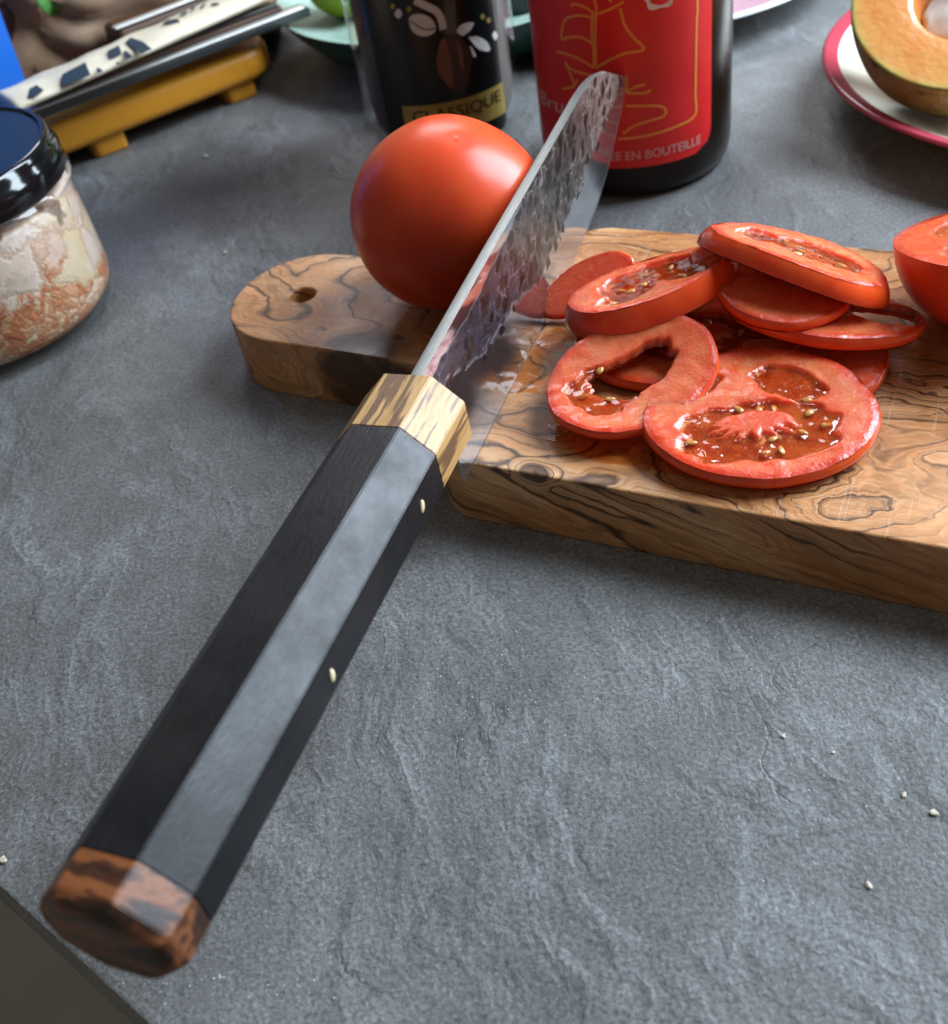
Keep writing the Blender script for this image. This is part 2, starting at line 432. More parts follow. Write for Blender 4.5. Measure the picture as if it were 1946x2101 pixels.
    h = t.math('MULTIPLY', mask, t.math('SUBTRACT', t.math('MULTIPLY', rim, .12), t.math('ADD', pit, t.math('MULTIPLY', nd_, .15))))
    h = t.math('ADD', h, t.math('MULTIPLY', grain, .004))
    return t.set(color=c, rough=r, metal=m, normal=t.bump(h, .5, .00022))
def mat_spine():
    t = NT('ground_steel'); g = t.noise(t.scale(t.co(), (.05, 1, 1)), 2400, 3, .6)
    c = t.mix(t.mr(g, .35, .65), (.30, .305, .285), (.24, .245, .23))
    c = t.mix(t.mr(t.noise(scale=200, detail=4), .62, .75, 0, .5), c, (.26, .22, .18))
    return t.set(color=c, rough=.46, metal=.8, normal=t.bump(g, .1, .0002))

def mat_tomato_skin():
    t = NT('tomato_skin'); co = t.co(); x, y, z = t.sep(co)
    n = t.noise(scale=60, detail=3)
    c = t.mix(t.mr(n, .35, .65), (.58, .046, .012), (.63, .064, .016))
    c = t.mix(t.mr(z, .006, .036, 0, .5, smooth=True), c, (.66, .095, .024))
    c = t.mix(t.mr(t.noise(scale=38, detail=4), .5, .72, 0, .4), c, (.72, .13, .03))
    sp = t.mr(t.noise(scale=1100, detail=1), .70, .78, 0, .35)
    c = t.mix(sp, c, (.8, .25, .1))
    h = t.math('ADD', t.noise(scale=700, detail=2), t.math('MULTIPLY', t.noise(scale=90, detail=2), 1.5))
    return t.set(color=c, rough=.31, spec=.30, sss=.8, sssr=(.013, .0030, .0010), ssss=1.0, normal=t.bump(h, .05, .0004))
def mat_slice_skin():
    t = NT('slice_skin'); n = t.noise(scale=120, detail=3)
    c = t.mix(t.mr(n, .3, .7), (.80, .050, .008), (.86, .105, .018))
    return t.set(color=c, rough=.2, spec=.5, sss=.45, sssr=(.006, .0018, .0006), ssss=1.0, normal=t.bump(t.noise(scale=500, detail=2), .05, .0004))
def mat_flesh():
    t = NT('tomato_flesh'); a = t.attr('fl'); R = t.node('ShaderNodeSeparateColor', {0: a.outputs['Color']}).outputs
    n1 = t.noise(scale=170, detail=4, rough=.6); n2 = t.noise(scale=1100, detail=3, rough=.6)
    pale = t.mix(t.mr(n1, .35, .65), (.74, .185, .068), (.67, .095, .028))
    pale = t.mix(R[2], pale, (.72, .125, .055))
    red = (.72, .038, .008)
    c = t.mix(R[0], pale, red)
    c = t.mix(t.math('MULTIPLY', a.outputs['Alpha'], .85), c, (.64, .062, .014))
    c = t.mix(R[1], c, t.mix(t.mr(n1, .4, .6), (.30, .034, .008), (.48, .075, .014)))
    c = t.mix(t.mr(n2, .56, .75, 0, .4), c, (.80, .36, .20))
    h = t.math('ADD', t.math('MULTIPLY', n2, .8), t.math('MULTIPLY', t.noise(scale=300, detail=3), 1.0))
    return t.set(color=c, rough=t.mr(t.noise(scale=260, detail=3), .35, .65, .14, .42), spec=.45, sss=.75, sssr=(.011, .0028, .0009), ssss=1.0, coat=.25, coatr=.05,
                 normal=t.bump(h, .42, .0006))
def mat_gel():
    t = NT('tomato_gel')
    n = t.noise(scale=150, detail=3)
    h = t.noise(scale=100, detail=1.5, dist=.9)
    nrm = t.bump(h, .5, .0018)
    t.set(color=t.mix(t.mr(n, .4, .6), (.42, .040, .008), (.56, .110, .018)), rough=.12, sss=.6, sssr=(.005, .0016, .0006), ssss=1.0, normal=nrm)
    return thin(t, (1.0, .72, .45), .03, nrm, t.b.outputs[0], t.mr(n, .35, .65, .06, .26), 1.36, 1.5)
def mat_juice():
    t = NT('tomato_juice')
    h = t.noise(scale=75, detail=1.5, dist=1.4)
    nrm = t.bump(h, .5, .0016)
    return thin(t, (1.0, .78, .54), .03, nrm, ior=1.36, boost=1.3)
def thin(t, tint, rough, normal=None, body=None, bodyfac=0.0, ior=1.45, boost=1.0):
    """clear film or thin glass wall: a tinted pass-through, an optional milky body and a Fresnel gloss"""
    tr = t.node('ShaderNodeBsdfTransparent', {'Color': tint}); gl = t.node('ShaderNodeBsdfGlossy', {'Color': (1., 1., 1.), 'Roughness': rough})
    lw = t.node('ShaderNodeLayerWeight', {'Blend': .5})
    if normal is not None: t.link(normal, gl.inputs['Normal']); t.link(normal, lw.inputs['Normal'])
    f0 = ((ior-1)/(ior+1))**2
    frs = t.math('ADD', f0, t.math('MULTIPLY', 1-f0, t.math('POWER', lw.outputs['Facing'], 5.0)))
    base = tr.outputs[0]
    if body is not None:
        mx = t.n.new('ShaderNodeMixShader'); t.put(mx.inputs[0], bodyfac); t.link(base, mx.inputs[1]); t.link(body, mx.inputs[2]); base = mx.outputs[0]
    mx = t.n.new('ShaderNodeMixShader'); t.put(mx.inputs[0], t.math('MULTIPLY', frs, boost, clamp=True)); t.link(base, mx.inputs[1]); t.link(gl.outputs[0], mx.inputs[2])
    t.link(mx.outputs[0], t.n['Material Output'].inputs['Surface'])
    return t.m
def mat_glass(name='clear_glass', color=(.97, .98, .97), rough=.02):
    t = NT(name); return thin(t, color, rough)
M = {}
M['counter'] = mat_counter()
M['board'] = mat_olive('olive_wood', knots=[(-.170, .238, .010, .034), (-.099, .1975, .023, .0062)], seed=.37, burl=(-.01, .262, .10))
M['ferrule'] = mat_zebrano(); M['ebony'] = mat_ebony(); M['rosewood'] = mat_rosewood()
M['blade'] = mat_blade(); M['spine'] = mat_spine()
M['edge'] = NT('honed_edge').set(color=(.40, .40, .41), rough=.30, metal=.95)
M['tskin'] = mat_tomato_skin(); M['sskin'] = mat_slice_skin(); M['flesh'] = mat_flesh(); M['gel'] = mat_gel(); M['juice'] = mat_juice()
M['seed'] = plain('tomato_seed', (.50, .225, .055), .2, sss=.3, sssr=(.002, .001, .0005), ssss=1.0)
M['sesame'] = plain('sesame_seed', (.60, .49, .30), .5)
M['glass'] = mat_glass()
M['glass_dark'] = NT('dark_bottle_glass').set(color=(.010, .005, .003), rough=.27, spec=.25)
M['crumb'] = plain('bread_crumb', (.50, .44, .34), .7)
M['black_gloss'] = plain('black_gloss', (.006, .006, .007), .10)

# ------------------------------------------------------------------ worktop and floor
ed = Vector((.7065, -.7077, 0)); inn = Vector((.7077, .7065, 0)); e0 = Vector((-.1231, .139, 0))
ang = math.atan2(ed.y, ed.x)
wt_m = Matrix.Translation(e0) @ Matrix.Rotation(ang, 4, 'Z')
bm = bmesh.new()
box_bm(bm, 4.0, 2.4, .038, Matrix.Translation((0, 1.2, -.019)), .0012, 2)
bm.transform(wt_m)
worktop = bm_obj('worktop', bm, M['counter'], kind='structure'); sharp(worktop, 30)
bm = bmesh.new(); bmesh.ops.create_grid(bm, x_segments=1, y_segments=1, size=4)
bm.transform(Matrix.Translation((-1, -1, -.88)))
tfl = NT('floor_lino'); fcol = tfl.mix(tfl.mr(tfl.noise(scale=6, detail=4), .35, .65), (.46, .46, .41), (.54, .54, .48))
bm_obj('floor', bm, tfl.set(color=fcol, rough=.5), kind='structure')

# ------------------------------------------------------------------ chopping board
T = .0222
dv = Vector((.856, -.517, 0)).normalized(); nv = Vector((-dv.y, dv.x, 0))
bm4 = Matrix((dv, nv, Vector((0, 0, 1)))).transposed().to_4x4()
def DN(p): return Vector((p.dot(dv), p.dot(nv)))
board = empty('chopping_board', 'olive wood chopping board with swirling dark grain and a round hole in its handle', 'chopping board', bm4)
nF, nB, dL, dR = .1966, .3262, -.1305, .105
neck0, neck1, dT = .2372, .2915, -.2362
out = rounded_poly([(dL, nF), (dR, nF), (dR, nB), (dL, nB), (dL, neck1+.002), (dT, neck1), (dT, neck0), (dL, neck0-.002)],
                   [.010, .014, .014, .014, .006, .0262, .0262, .006], 12)
hc = DN(Vector((-.0442, .3356, 0)))
hole = [hc+Vector((math.cos(a), math.sin(a)))*.0046 for a in [2*math.pi*i/40 for i in range(40)]]
curve_solid('body', [out, hole], T, .0008, M['board'], board)

# ------------------------------------------------------------------ knife
kk = Vector((.4512, .8924, -.0106)).normalized(); LL = Vector((-.8917, .4502, -.0474)).normalized(); UU = kk.cross(LL)
KM = Matrix.Translation((.0031, .2290, T+.0002)) @ Matrix((kk, LL, UU)).transposed().to_4x4()
knife = empty('kitchen_knife', 'kitchen knife with hammered steel blade and octagonal black handle, edge resting on the board', 'knife', KM)
mm = .001
bot = [(-24, 21), (-15, 19), (-11.5, 16), (-10.2, 12), (-9.4, 6), (-9.0, .9), (-8.6, .3), (0, 0), (40, .1), (71, .5), (95, 1.6), (117, 3.2), (136, 5.6), (150, 9.4), (157, 12.0), (168, 16.8), (176.5, 20.8), (182, 23.6), (185, 25.4), (186.8, 27), (187.3, 28.4)]
top = [(-24, 42.6), (-16, 43.1), (34, 45.3), (70, 46.4), (106, 47.6), (126, 48.4), (136, 48.3), (142, 47.6), (148, 46.6), (158, 43.9), (166, 40.2), (174, 36.2), (180, 33.4), (184, 31.4), (186.4, 30), (187.3, 28.4)]
sta = [-24, -20, -16, -13, -11.5, -10.8, -10.2, -9.8, -9.4, -9.2, -9.0, -8.6, -7] + list(np.linspace(-4, 134, 70)) + list(np.linspace(136, 184, 40)) + [185, 186, 186.6, 187, 187.2, 187.3]
NBv = 26
def half(a, s, hspan):
    sp = interp(a, [(-24, 1.6), (120, 1.5), (170, 1.2), (188, .9)])
    e = min(s, 1.25)/1.25
    return min(sp, .02+.20*e+min(max(0, s-1.25), 24)*.012+max(0, s-25.25)*.062)
V, F = [], []
for side in (1, -1):
    for a in sta:
        b0, b1 = interp(a, bot), interp(a, top)
        for j in range(NBv+1):
            sb = min(1.25, .45*(b1-b0))
            b = b0+(0, .5*sb, sb)[j] if j < 3 else b0+sb+(b1-b0-sb)*((j-2)/(NBv-2))**1.1
            V.append((a*mm, side*half(a, b-b0 if a > -8.7 else b, b1-b0)*mm, b*mm))
ns = len(sta); ST = NBv+1
def vi(side, i, j): return side*ns*ST+i*ST+j
for i in range(ns-1):
    for j in range(NBv):
        F.append((vi(0, i, j), vi(0, i+1, j), vi(0, i+1, j+1), vi(0, i, j+1))[::-1])
        F.append((vi(1, i, j), vi(1, i+1, j), vi(1, i+1, j+1), vi(1, i, j+1)))
    F.append((vi(0, i, 0), vi(0, i+1, 0), vi(1, i+1, 0), vi(1, i, 0)))
blade = mesh_obj('blade', V, F, [M['blade'], M['edge']], knife); sharp(blade, 3.5)
for p_, f_ in zip(blade.data.polygons, F):
    js = [v % ST for v in f_]
    if max(js) <= 2: p_.material_index = 1
V2, F2 = [], []
for i, a in enumerate(sta):
    b = interp(a, top); h_ = half(a, b-interp(a, bot) if a > -8.7 else b, 0)
    V2 += [(a*mm, h_*mm, b*mm), (a*mm, (h_*.6)*mm, (b+.12)*mm), (a*mm, -(h_*.6)*mm, (b+.12)*mm), (a*mm, -h_*mm, b*mm)]
for i in range(ns-1):
    for j in range(3): F2.append((i*4+j, i*4+j+1, (i+1)*4+j+1, (i+1)*4+j))
spine = mesh_obj('spine', V2, F2, M['spine'], blade)
def oct_ring(a, w, h, c, bz=34.0):
    return [(a, (w-c), bz+h), (a, -(w-c), bz+h), (a, -w, bz+h-c), (a, -w, bz-h+c), (a, -(w-c), bz-h), (a, (w-c), bz-h), (a, w, bz-h+c), (a, w, bz+h-c)]
def oct_solid(name, rings, mat):
    bm = bmesh.new(); R_ = []
    for r in rings: R_.append([bm.verts.new(Vector(p)*mm) for p in oct_ring(*r)])
    for A, B in zip(R_, R_[1:]):
        for i in range(8): bm.faces.new((A[i], A[(i+1) % 8], B[(i+1) % 8], B[i]))
    bm.faces.new(R_[0]); bm.faces.new(R_[-1][::-1])
    bmesh.ops.recalc_face_normals(bm, faces=bm.faces)
    es = [e for e in bm.edges if len(e.link_faces) == 2 and e.calc_face_angle(0) > .3]
    bmesh.ops.bevel(bm, geom=es, offset=.00022, segments=2, affect='EDGES')
    o = bm_obj(name, bm, mat, knife); sharp(o, 20)
    return o
a0 = -23.0; L = 127.2
def hw(s): k = 1-.0188*s/L; return 13.0*k, 11.9*k
oct_solid('ferrule', [(a0, *hw(0), 7.0), (a0-19.5, *hw(19.5), 7.0)], M['ferrule'])
oct_solid('grip', [(a0-19.5, *hw(19.5), 7.0), (a0-L, *hw(L), 7.25)], M['ebony'])
w_, h_ = hw(L)
oct_solid('end_cap', [(a0-L, w_, h_, 7.25), (a0-L-7.0, w_-.1, h_-.1, 7.25), (a0-L-8.6, w_-.9, h_-.9, 6.9), (a0-L-9.5, w_-2.2, h_-2.2, 6.4), (a0-L-9.9, w_-3.6, h_-3.6, 5.8)], M['rosewood'])

def ellipsoid(bm, c, r, rot=Matrix.Identity(4), u=10, v=7, jit=0, rnd=None):
    s = bmesh.ops.create_uvsphere(bm, u_segments=u, v_segments=v, radius=1)['verts']
    for q in s:
        k = 1+(rnd.uniform(-jit, jit) if jit else 0)
        q.co = (rot @ Vector((q.co.x*r[0]*k, q.co.y*r[1]*k, q.co.z*r[2]*k)))+Vector(c)
for lab, (a, b), tilt in (('cream seed stuck to the dark side of the knife handle near the ferrule', (-53.9, 33.6), .5),
                          ('cream seed stuck to the dark side of the knife handle halfway along', (-101.4, 33.2), .25)):
    bm = bmesh.new()
    ellipsoid(bm, (0, 0, 0), (.00092, .00042, .0016), Matrix.Rotation(tilt, 4, 'Y'), 12, 8)
    for v in bm.verts:
        if v.co.z > 0: v.co.x *= 1-.25*v.co.z/.0016
    o = bm_obj('seed', bm, M['sesame'], None, True, label=lab, cat='seed', group='seeds stuck to the knife handle')
    o.matrix_world = KM @ Matrix.Translation((a*mm, -hw(-a-23)[0]*mm-.0001, b*mm))

# ------------------------------------------------------------------ whole tomato
def tomato_mesh(R, seed, nlat=64, nlon=96, squash=.955, zmin=-1.0):
    V = []; F = []
    for i in range(nlat+1):
        th = math.pi*i/nlat
        for j in range(nlon):
            ph = 2*math.pi*j/nlon
            lob = 1+.016*math.sin(5*ph+seed)*math.sin(th)**1.5+.018*math.cos(3*ph+1.3*seed)*math.sin(th)+.008*math.cos(2*ph+seed)
            x, y, z = math.sin(th)*math.cos(ph)*lob, math.sin(th)*math.sin(ph)*lob, math.cos(th)
            rr = R*(1+.04*math.sin(th)**6-.01*abs(z)**6)
            n = mnoise.noise(Vector((x*2+seed, y*2, z*2)))*.010
            V.append(Vector((x, y, z*squash))*rr*(1+n))
    for i in range(nlat):
        for j in range(nlon):
            k = (j+1) % nlon
            F.append((i*nlon+j, i*nlon+k, (i+1)*nlon+k, (i+1)*nlon+j)[::-1])
    return V, F
V, F = tomato_mesh(.0302, 1.0, 128, 192, squash=.99)
tom = empty('whole_tomato', 'uncut red tomato standing on the handle end of the board behind the knife', 'tomato', loc=(.0100, .3160, T+.0294))
dd = ray(940, 277).normalized(); oc = Vector((0, 0, CAM_H))-tom.location; bq = dd.dot(oc)
nub = (Vector((0, 0, CAM_H))+dd*(-bq-math.sqrt(max(0, bq*bq-oc.dot(oc)+.0307**2))))-tom.location
V = [v+v.normalized()*(.00075*math.exp(-((v-nub).length/.0011)**2)-.0004*math.exp(-((v-nub).length/.0032)**2)) for v in V]
tb = mesh_obj('skin', V, F, M['tskin'], tom)
# ------------------------------------------------------------------ tomato slices
def wav(x, s): return mnoise.noise(Vector((x*1.0, s*3.7, s)))
def make_slice(name, label, A, zA, B, zB, tau, asp, h, locs=(), seed=1, skinw=.0, slope=.0, bend=0.0, bulge=.0005, pale=0.0, nseeds=14, roll=0.0, lumps=1.0, warp=.022, group='tomato slices piled on the board', flip=1):
    rnd = random.Random(seed)
    PA = at(A[0], A[1], zA); PB = at(B[0], B[1], zB)
    R1 = (PB-PA).length/2; C = (PA+PB)/2
    e1 = (PB-PA).normalized(); hh = Vector((0, 0, 1)).cross(e1).normalized(); vv = e1.cross(hh)
    e2 = hh*math.cos(tau)+vv*math.sin(tau); nn = e1.cross(e2)
    C = C-(-e2*0)
    root = empty(name, label, 'tomato slice', Matrix.Translation(C) @ Matrix((e1, e2, nn)).transposed().to_4x4(), group=group)
    NT_, NR = 144, 44
    def rad(th):
        return R1*(1+.03*wav(2*math.cos(th)+2, seed)+.03*wav(2*math.sin(th)+5, seed+.3)+.016*math.cos(3*th+seed)+.006*wav(7*math.cos(th)+4*math.sin(th), seed))
    def q_of(th, rho):
        best = 0.0; thr = 0.0; near = 0.0
        x, y = rho*math.cos(th), rho*math.sin(th)
        for l in locs:
            dx, dy = x-l['c'][0], y-l['c'][1]
            ca, sa = math.cos(l['a']), math.sin(l['a'])
            u = (dx*ca+dy*sa)/l['r'][0]; v = (-dx*sa+dy*ca)/l['r'][1]
            v -= l.get('curve', 0)*(u*u-.5)
            an = math.atan2(v, u)
            wv_ = .16*mnoise.noise(Vector((2.2*math.cos(an)+seed, 2.2*math.sin(an), l['c'][0]*5)))+.05*math.sin(17*an+seed)*l.get('teeth', .3)
            q = (abs(u)**2.6+abs(v)**2.6)**(1/2.6)+wv_
            m = 1-sstep(.93, 1.03, q)
            if 'isl' in l:
                ix, iy, ia, ra, rb = l['isl']
                du, dv_ = u-ix, v-iy
                ci, si = math.cos(ia), math.sin(ia)
                uu, v2 = (du*ci+dv_*si)/ra, (-du*si+dv_*ci)/rb
                ai = math.atan2(v2, uu)
                qi = math.hypot(uu, v2)+(.24*math.sin(15*ai+1)*min(1, -v2*2.5) if v2 < 0 else .03*math.sin(7*ai))
                m *= sstep(.85, 1.1, qi)
            near = max(near, 1-sstep(.98, 1.24, q))
            if m > best: best, thr = m, l.get('thru', 0)
        return best, thr, near
    V, F, colr, mask = [], [], [], []
    rhos = [0.0]+[((k/NR)**.85)*.995 for k in range(1, NR+1)]
    top_rows = []; info = []
    def place(x, y, z):
        zb = z+bend*((x/R1)**2)*R1+warp*R1*((x*x+y*y)/(R1*R1))*math.sin(2*math.atan2(y, x)+seed*1.7)
        return Vector((x, y*asp, zb))
    for side in (1, -1):
        for k, rho in enumerate(rhos):
            for i in range(NT_):
                th = 2*math.pi*i/NT_
                R_ = rad(th)*(1-(slope*h/R1 if side*flip > 0 else 0))
                m, thr, near = q_of(th, rho)
                x, y = rho*R_*math.cos(th), rho*R_*math.sin(th)
                lump = .00028*mnoise.noise(Vector((x*260, y*260, seed)))+.0005*mnoise.noise(Vector((x*70, y*70, seed+9)))
                z = side*h/2
                edge = sstep(.93, 1.0, rho)*.0003
                if thr: z = side*(h/2)*(1-m)*.98
                else: z = side*(h/2-m*h*(.34 if side > 0 else .12))
                if side > 0: z += lump*lumps-edge
                # stretched, torn septa look
                V.append(place(x, y, z)); info.append((rho, m, thr, near))
    NK = len(rhos)
    def id_(s, k, i): return s*NK*NT_+k*NT_+(i % NT_)
    for s in (0, 1):
        for k in range(NK-1):
            for i in range(NT_):
                f = (id_(s, k, i), id_(s, k, i+1), id_(s, k+1, i+1), id_(s, k+1, i))
                if all(info[v][2] and info[v][1] > .9 for v in f): continue
                if k == 0: f = (id_(s, 0, 0), f[2], f[3]) if False else f
                F.append(f[::-1] if s == 0 else f)
    fl = mesh_obj('flesh', V, F, M['flesh'], root)
    ca = fl.data.color_attributes.new('fl', 'FLOAT_COLOR', 'POINT')
    buf = []
    for rho, m, thr, near in info:
        g = sstep(.80, 1.0, rho)**1.4
        buf += [min(1, g), min(1, m*1.15), max(0, min(1, pale)), near*(1-m)]
    ca.data.foreach_set('color', buf)
    # skin band round the rim
    SK = 7; SV, SF = [], []
    for j in range(SK+1):
        u = j/SK; z = h/2-.0003-(h-.0006)*u
        for i in range(NT_):
            th = 2*math.pi*i/NT_
            Rt = rad(th)*(1-(slope*h/R1 if flip > 0 else 0)); Rb = rad(th)*(1-(slope*h/R1 if flip < 0 else 0))
            R_ = Rt+(Rb-Rt)*u
            R_ = R_*.9925+(bulge*math.sin(math.pi*u)+.008*R1*(math.sin(math.pi*u)**.35 if 0 < u < 1 else 0))
            SV.append(place(R_*math.cos(th), R_*math.sin(th), z))
    for j in range(SK):
        for i in range(NT_):
            a, b = j*NT_+i, j*NT_+(i+1) % NT_
            SF.append((a, b, b+NT_, a+NT_)[::-1])
    mesh_obj('skin', SV, SF, M['sskin'], root)
    # wet jelly lying in the seed chambers
    GV, GF, gi = [], [], {}
    gel_z = h/2-h*.10
    for k in range(NK-1):
        for i in range(NT_):
            f = [id_(0, k, i), id_(0, k, i+1), id_(0, k+1, i+1), id_(0, k+1, i)]
            if all(info[v][1] > .28 and not info[v][2] for v in f):
                ff = []
                for v in f:
                    if v not in gi:
                        gi[v] = len(GV); p = V[v]
                        m = info[v][1]
                        zz = gel_z+place(p.x, p.y/asp, 0).z
                        GV.append(Vector((p.x, p.y, zz+.0002*mnoise.noise(p*420)+.0006*mnoise.noise(p*140)-.0004*(1-m))))
                    ff.append(gi[v])
                GF.append(tuple(ff[::-1]))
    if GF:
        mesh_obj('gel', GV, GF, M['gel'], root)
        sm = None; n = 0; tries = 0; cand = [v for v in gi if info[v][1] > .75 and (seed != 8 or V[v].y < .12*R1)]
        pts = []
        while cand and n < nseeds and tries < 400:
            tries += 1
            p = V[rnd.choice(cand)]
            if any((p-q).length < .0032 for q in pts): continue
            pts.append(p)
            if sm is None:
                bm = bmesh.new(); ellipsoid(bm, (0, 0, 0), (.00175, .00105, .0006), u=10, v=6)
                for v in bm.verts: v.co.y *= 1-.35*v.co.x/.00175
                sm = bpy.data.meshes.new('seed'); bm.to_mesh(sm); bm.free(); sm.materials.append(M['seed'])
                sm.polygons.foreach_set('use_smooth', [True]*len(sm.polygons))
            o = bpy.data.objects.new('seed', sm); link(o, root)
            o.matrix_local = Matrix.Translation((p.x, p.y, gel_z-.0004+place(p.x, p.y/asp, 0).z)) @ Matrix.Rotation(rnd.uniform(0, 6.28), 4, 'Z') @ Matrix.Rotation(rnd.uniform(-.5, .5), 4, 'X')
            n += 1
    return root

def loc_(cx, cy, a, rx, ry, **k): return dict(c=(cx, cy), a=a, r=(rx, ry), **k)
D = math.radians
# bottom layer
make_slice('tomato_slice', 'pinkish round slice showing only its right edge beneath the big front slice', (1500, 720), .0245, (1823, 760), .0245, D(0), 1.0, .0040, [], 9, pale=.8)
make_slice('tomato_slice', 'seedy slice low in the pile, its pale rim running under the left curled slice', (1180, 700), .0262, (1650, 672), .0275, D(4), .74, .0042,
           [loc_(.05, -.1, .1, .50, .40, isl=(.1, .1, 0, .6, .45)), loc_(-.55, .1, 1.3, .36, .22), loc_(.62, .05, 1.5, .32, .16)], 6, nseeds=10)
make_slice('tomato_slice', 'big round slice lying at the front of the pile with an open seed chamber', (1325, 864), .0282, (1797, 834), .0282, D(4), .86, .0042,
           [loc_(-.04, -.33, .12, .68, .42, isl=(-.02, .30, -.18, .52, .46), teeth=.5), loc_(.30, .38, -.75, .36, .22), loc_(.34, .30, -.7, .16, .11, thru=1),
            loc_(-.52, .42, .8, .26, .14)], 8, nseeds=11)
make_slice('tomato_slice', 'curled slice at the left front with an open hollow through its middle', (1140, 866), .0268, (1446, 690), .0340, D(8), .80, .0038,
           [loc_(.05, .06, .0, .56, .36, thru=1, curve=.3), loc_(-.40, .0, .1, .35, .46)], 7, nseeds=3, pale=.15, bend=.11, warp=.05)
# upper layer
make_slice('tomato_slice', 'forked slice reaching toward the half tomato with an open chamber at its tip', (1490, 606), .0365, (1895, 676), .0300, D(-9), .66, .0041,
           [loc_(.62, .12, .15, .34, .40, thru=1), loc_(-.1, .3, 0, .45, .35)], 5, nseeds=4)
make_slice('tomato_slice', 'thin grainy slice tucked under the topmost slanted slice', (1474, 574), .0400, (1744, 624), .0385, D(-2), .92, .0035, [loc_(.0, .45, 0, .55, .30)], 4, nseeds=0, pale=.25)
make_slice('tomato_slice', 'pink smooth end slice leaning between the blade and the thick seedy slice', (1112, 640), .0250, (1294, 530), .0370, D(38), .46, .0030, [], 1, pale=1.0, nseeds=0, lumps=.2)
make_slice('tomato_slice', 'thick slice at the left of the pile with wet seeds on its face', (1163, 660), .0335, (1508, 532), .0410, D(-14), .70, .0078,
           [loc_(.02, .20, .1, .60, .50), loc_(.5, -.35, -.4, .35, .30), loc_(-.35, -.35, .4, .34, .28)], 2, nseeds=10, slope=.3, bend=.05)
make_slice('tomato_slice', 'topmost slice of the pile slanting down right with bright orange skin', (1446, 462), .0500, (1838, 600), .0395, D(-20), .66, .0056,
           [loc_(.15, .1, 0, .55, .42), loc_(-.5, .0, 0, .22, .4)], 3, nseeds=5, slope=.45, bend=-.04)

# half tomato at the right
hr = .0300; hcn = Vector((.1590, .2500, T)); hz = .0262
half_t = empty('halved_tomato', 'halved tomato standing cut side up at the right edge of the board', 'tomato', Matrix.Translation(hcn+Vector((0, 0, .030))) @ Matrix.Rotation(D(-15), 4, 'X') @ Matrix.Translation((0, 0, -.030)))
V, F = [], []; NL = 96
for i in range(25):
    th = math.pi/2*(i/24)**.9; r = hr*(1.0*math.cos(th)**.75 if th < math.pi/2 else 0); z = hz*(1-math.sin(th))
    for j in range(NL):
        ph = 2*math.pi*j/NL; lob = 1+.012*math.sin(5*ph+.6)
        V.append((r*lob*math.cos(ph), r*lob*math.sin(ph), z+.0000))
for i in range(24):
    for j in range(NL): F.append((i*NL+j, i*NL+(j+1) % NL, (i+1)*NL+(j+1) % NL, (i+1)*NL+j)[::-1])
mesh_obj('skin', V, F, M['tskin'], half_t)
V, F, info = [], [], []
NR = 40
for k in range(NR+1):
    rho = k/NR
    for j in range(NL):
        ph = 2*math.pi*j/NL; lob = 1+.012*math.sin(5*ph+.6); r = hr*lob*rho
        x, y = r*math.cos(ph), r*math.sin(ph); m = 0
        for q in range(4):
            a = q*math.pi/2+.5; dx, dy = x/hr-.5*math.cos(a), y/hr-.5*math.sin(a)
            u, v = dx*math.cos(a)+dy*math.sin(a), -dx*math.sin(a)+dy*math.cos(a)
            m = max(m, 1-sstep(.8, 1.05, ((abs(u)/.27)**2.4+(abs(v)/.30)**2.4)**(1/2.4)+.15*mnoise.noise(Vector((x*200, y*200, 3)))))
        V.append((x, y, hz-.0010*m+.0004*mnoise.noise(Vector((x*150, y*150, 1)))-.0006*sstep(.92, 1, rho))); info.append((rho, m))
for k in range(NR):
    for j in range(NL): F.append((k*NL+j, k*NL+(j+1) % NL, (k+1)*NL+(j+1) % NL, (k+1)*NL+j))
fl = mesh_obj('flesh', V, F, M['flesh'], half_t)
ca = fl.data.color_attributes.new('fl', 'FLOAT_COLOR', 'POINT'); buf = []
for rho, m in info: buf += [sstep(.88, 1, rho), m, .3, 1]
ca.data.foreach_set('color', buf)
rnd = random.Random(5)
bm = bmesh.new(); ellipsoid(bm, (0, 0, 0), (.00175, .00105, .0006), u=10, v=6)
sm = bpy.data.meshes.new('seed'); bm.to_mesh(sm); bm.free(); sm.materials.append(M['seed'])
for q in range(18):
    a = rnd.randrange(4)*math.pi/2+.5+rnd.uniform(-.5, .5); r = hr*rnd.uniform(.34, .68)
    o = bpy.data.objects.new('seed', sm); link(o, half_t)
    o.matrix_local = Matrix.Translation((r*math.cos(a), r*math.sin(a), hz-.0017)) @ Matrix.Rotation(a+rnd.uniform(-.4, .4), 4, 'Z') @ Matrix.Rotation(.4, 4, 'Y')

# juice spilled on the board
def puddle(name, label, cx, cy, rx, ry, rot, seed, h=.0006, n=72, rings=14):
    V, F = [], []
    for k in range(rings+1):
        rho = k/rings
        for i in range(n):
            th = 2*math.pi*i/n
            rr = 1+.35*mnoise.noise(Vector((1.6*math.cos(th)+seed, 1.6*math.sin(th), seed)))+.15*mnoise.noise(Vector((4*math.cos(th), 4*math.sin(th)+seed, 0)))
            x, y = rho*rr*rx*math.cos(th), rho*rr*ry*math.sin(th)
            V.append((cx+x*math.cos(rot)-y*math.sin(rot), cy+x*math.sin(rot)+y*math.cos(rot), T+.00012+h*max(0, 1-rho**3)**.6+.00012*mnoise.noise(Vector((x*300, y*300, seed)))*(1-rho**4)))
    for k in range(rings):
        for i in range(n): F.append((k*n+i, k*n+(i+1) % n, (k+1)*n+(i+1) % n, (k+1)*n+i))
    return mesh_obj(name, V, F, M['juice'], None, label=label, cat='juice', group='tomato juice on the board')
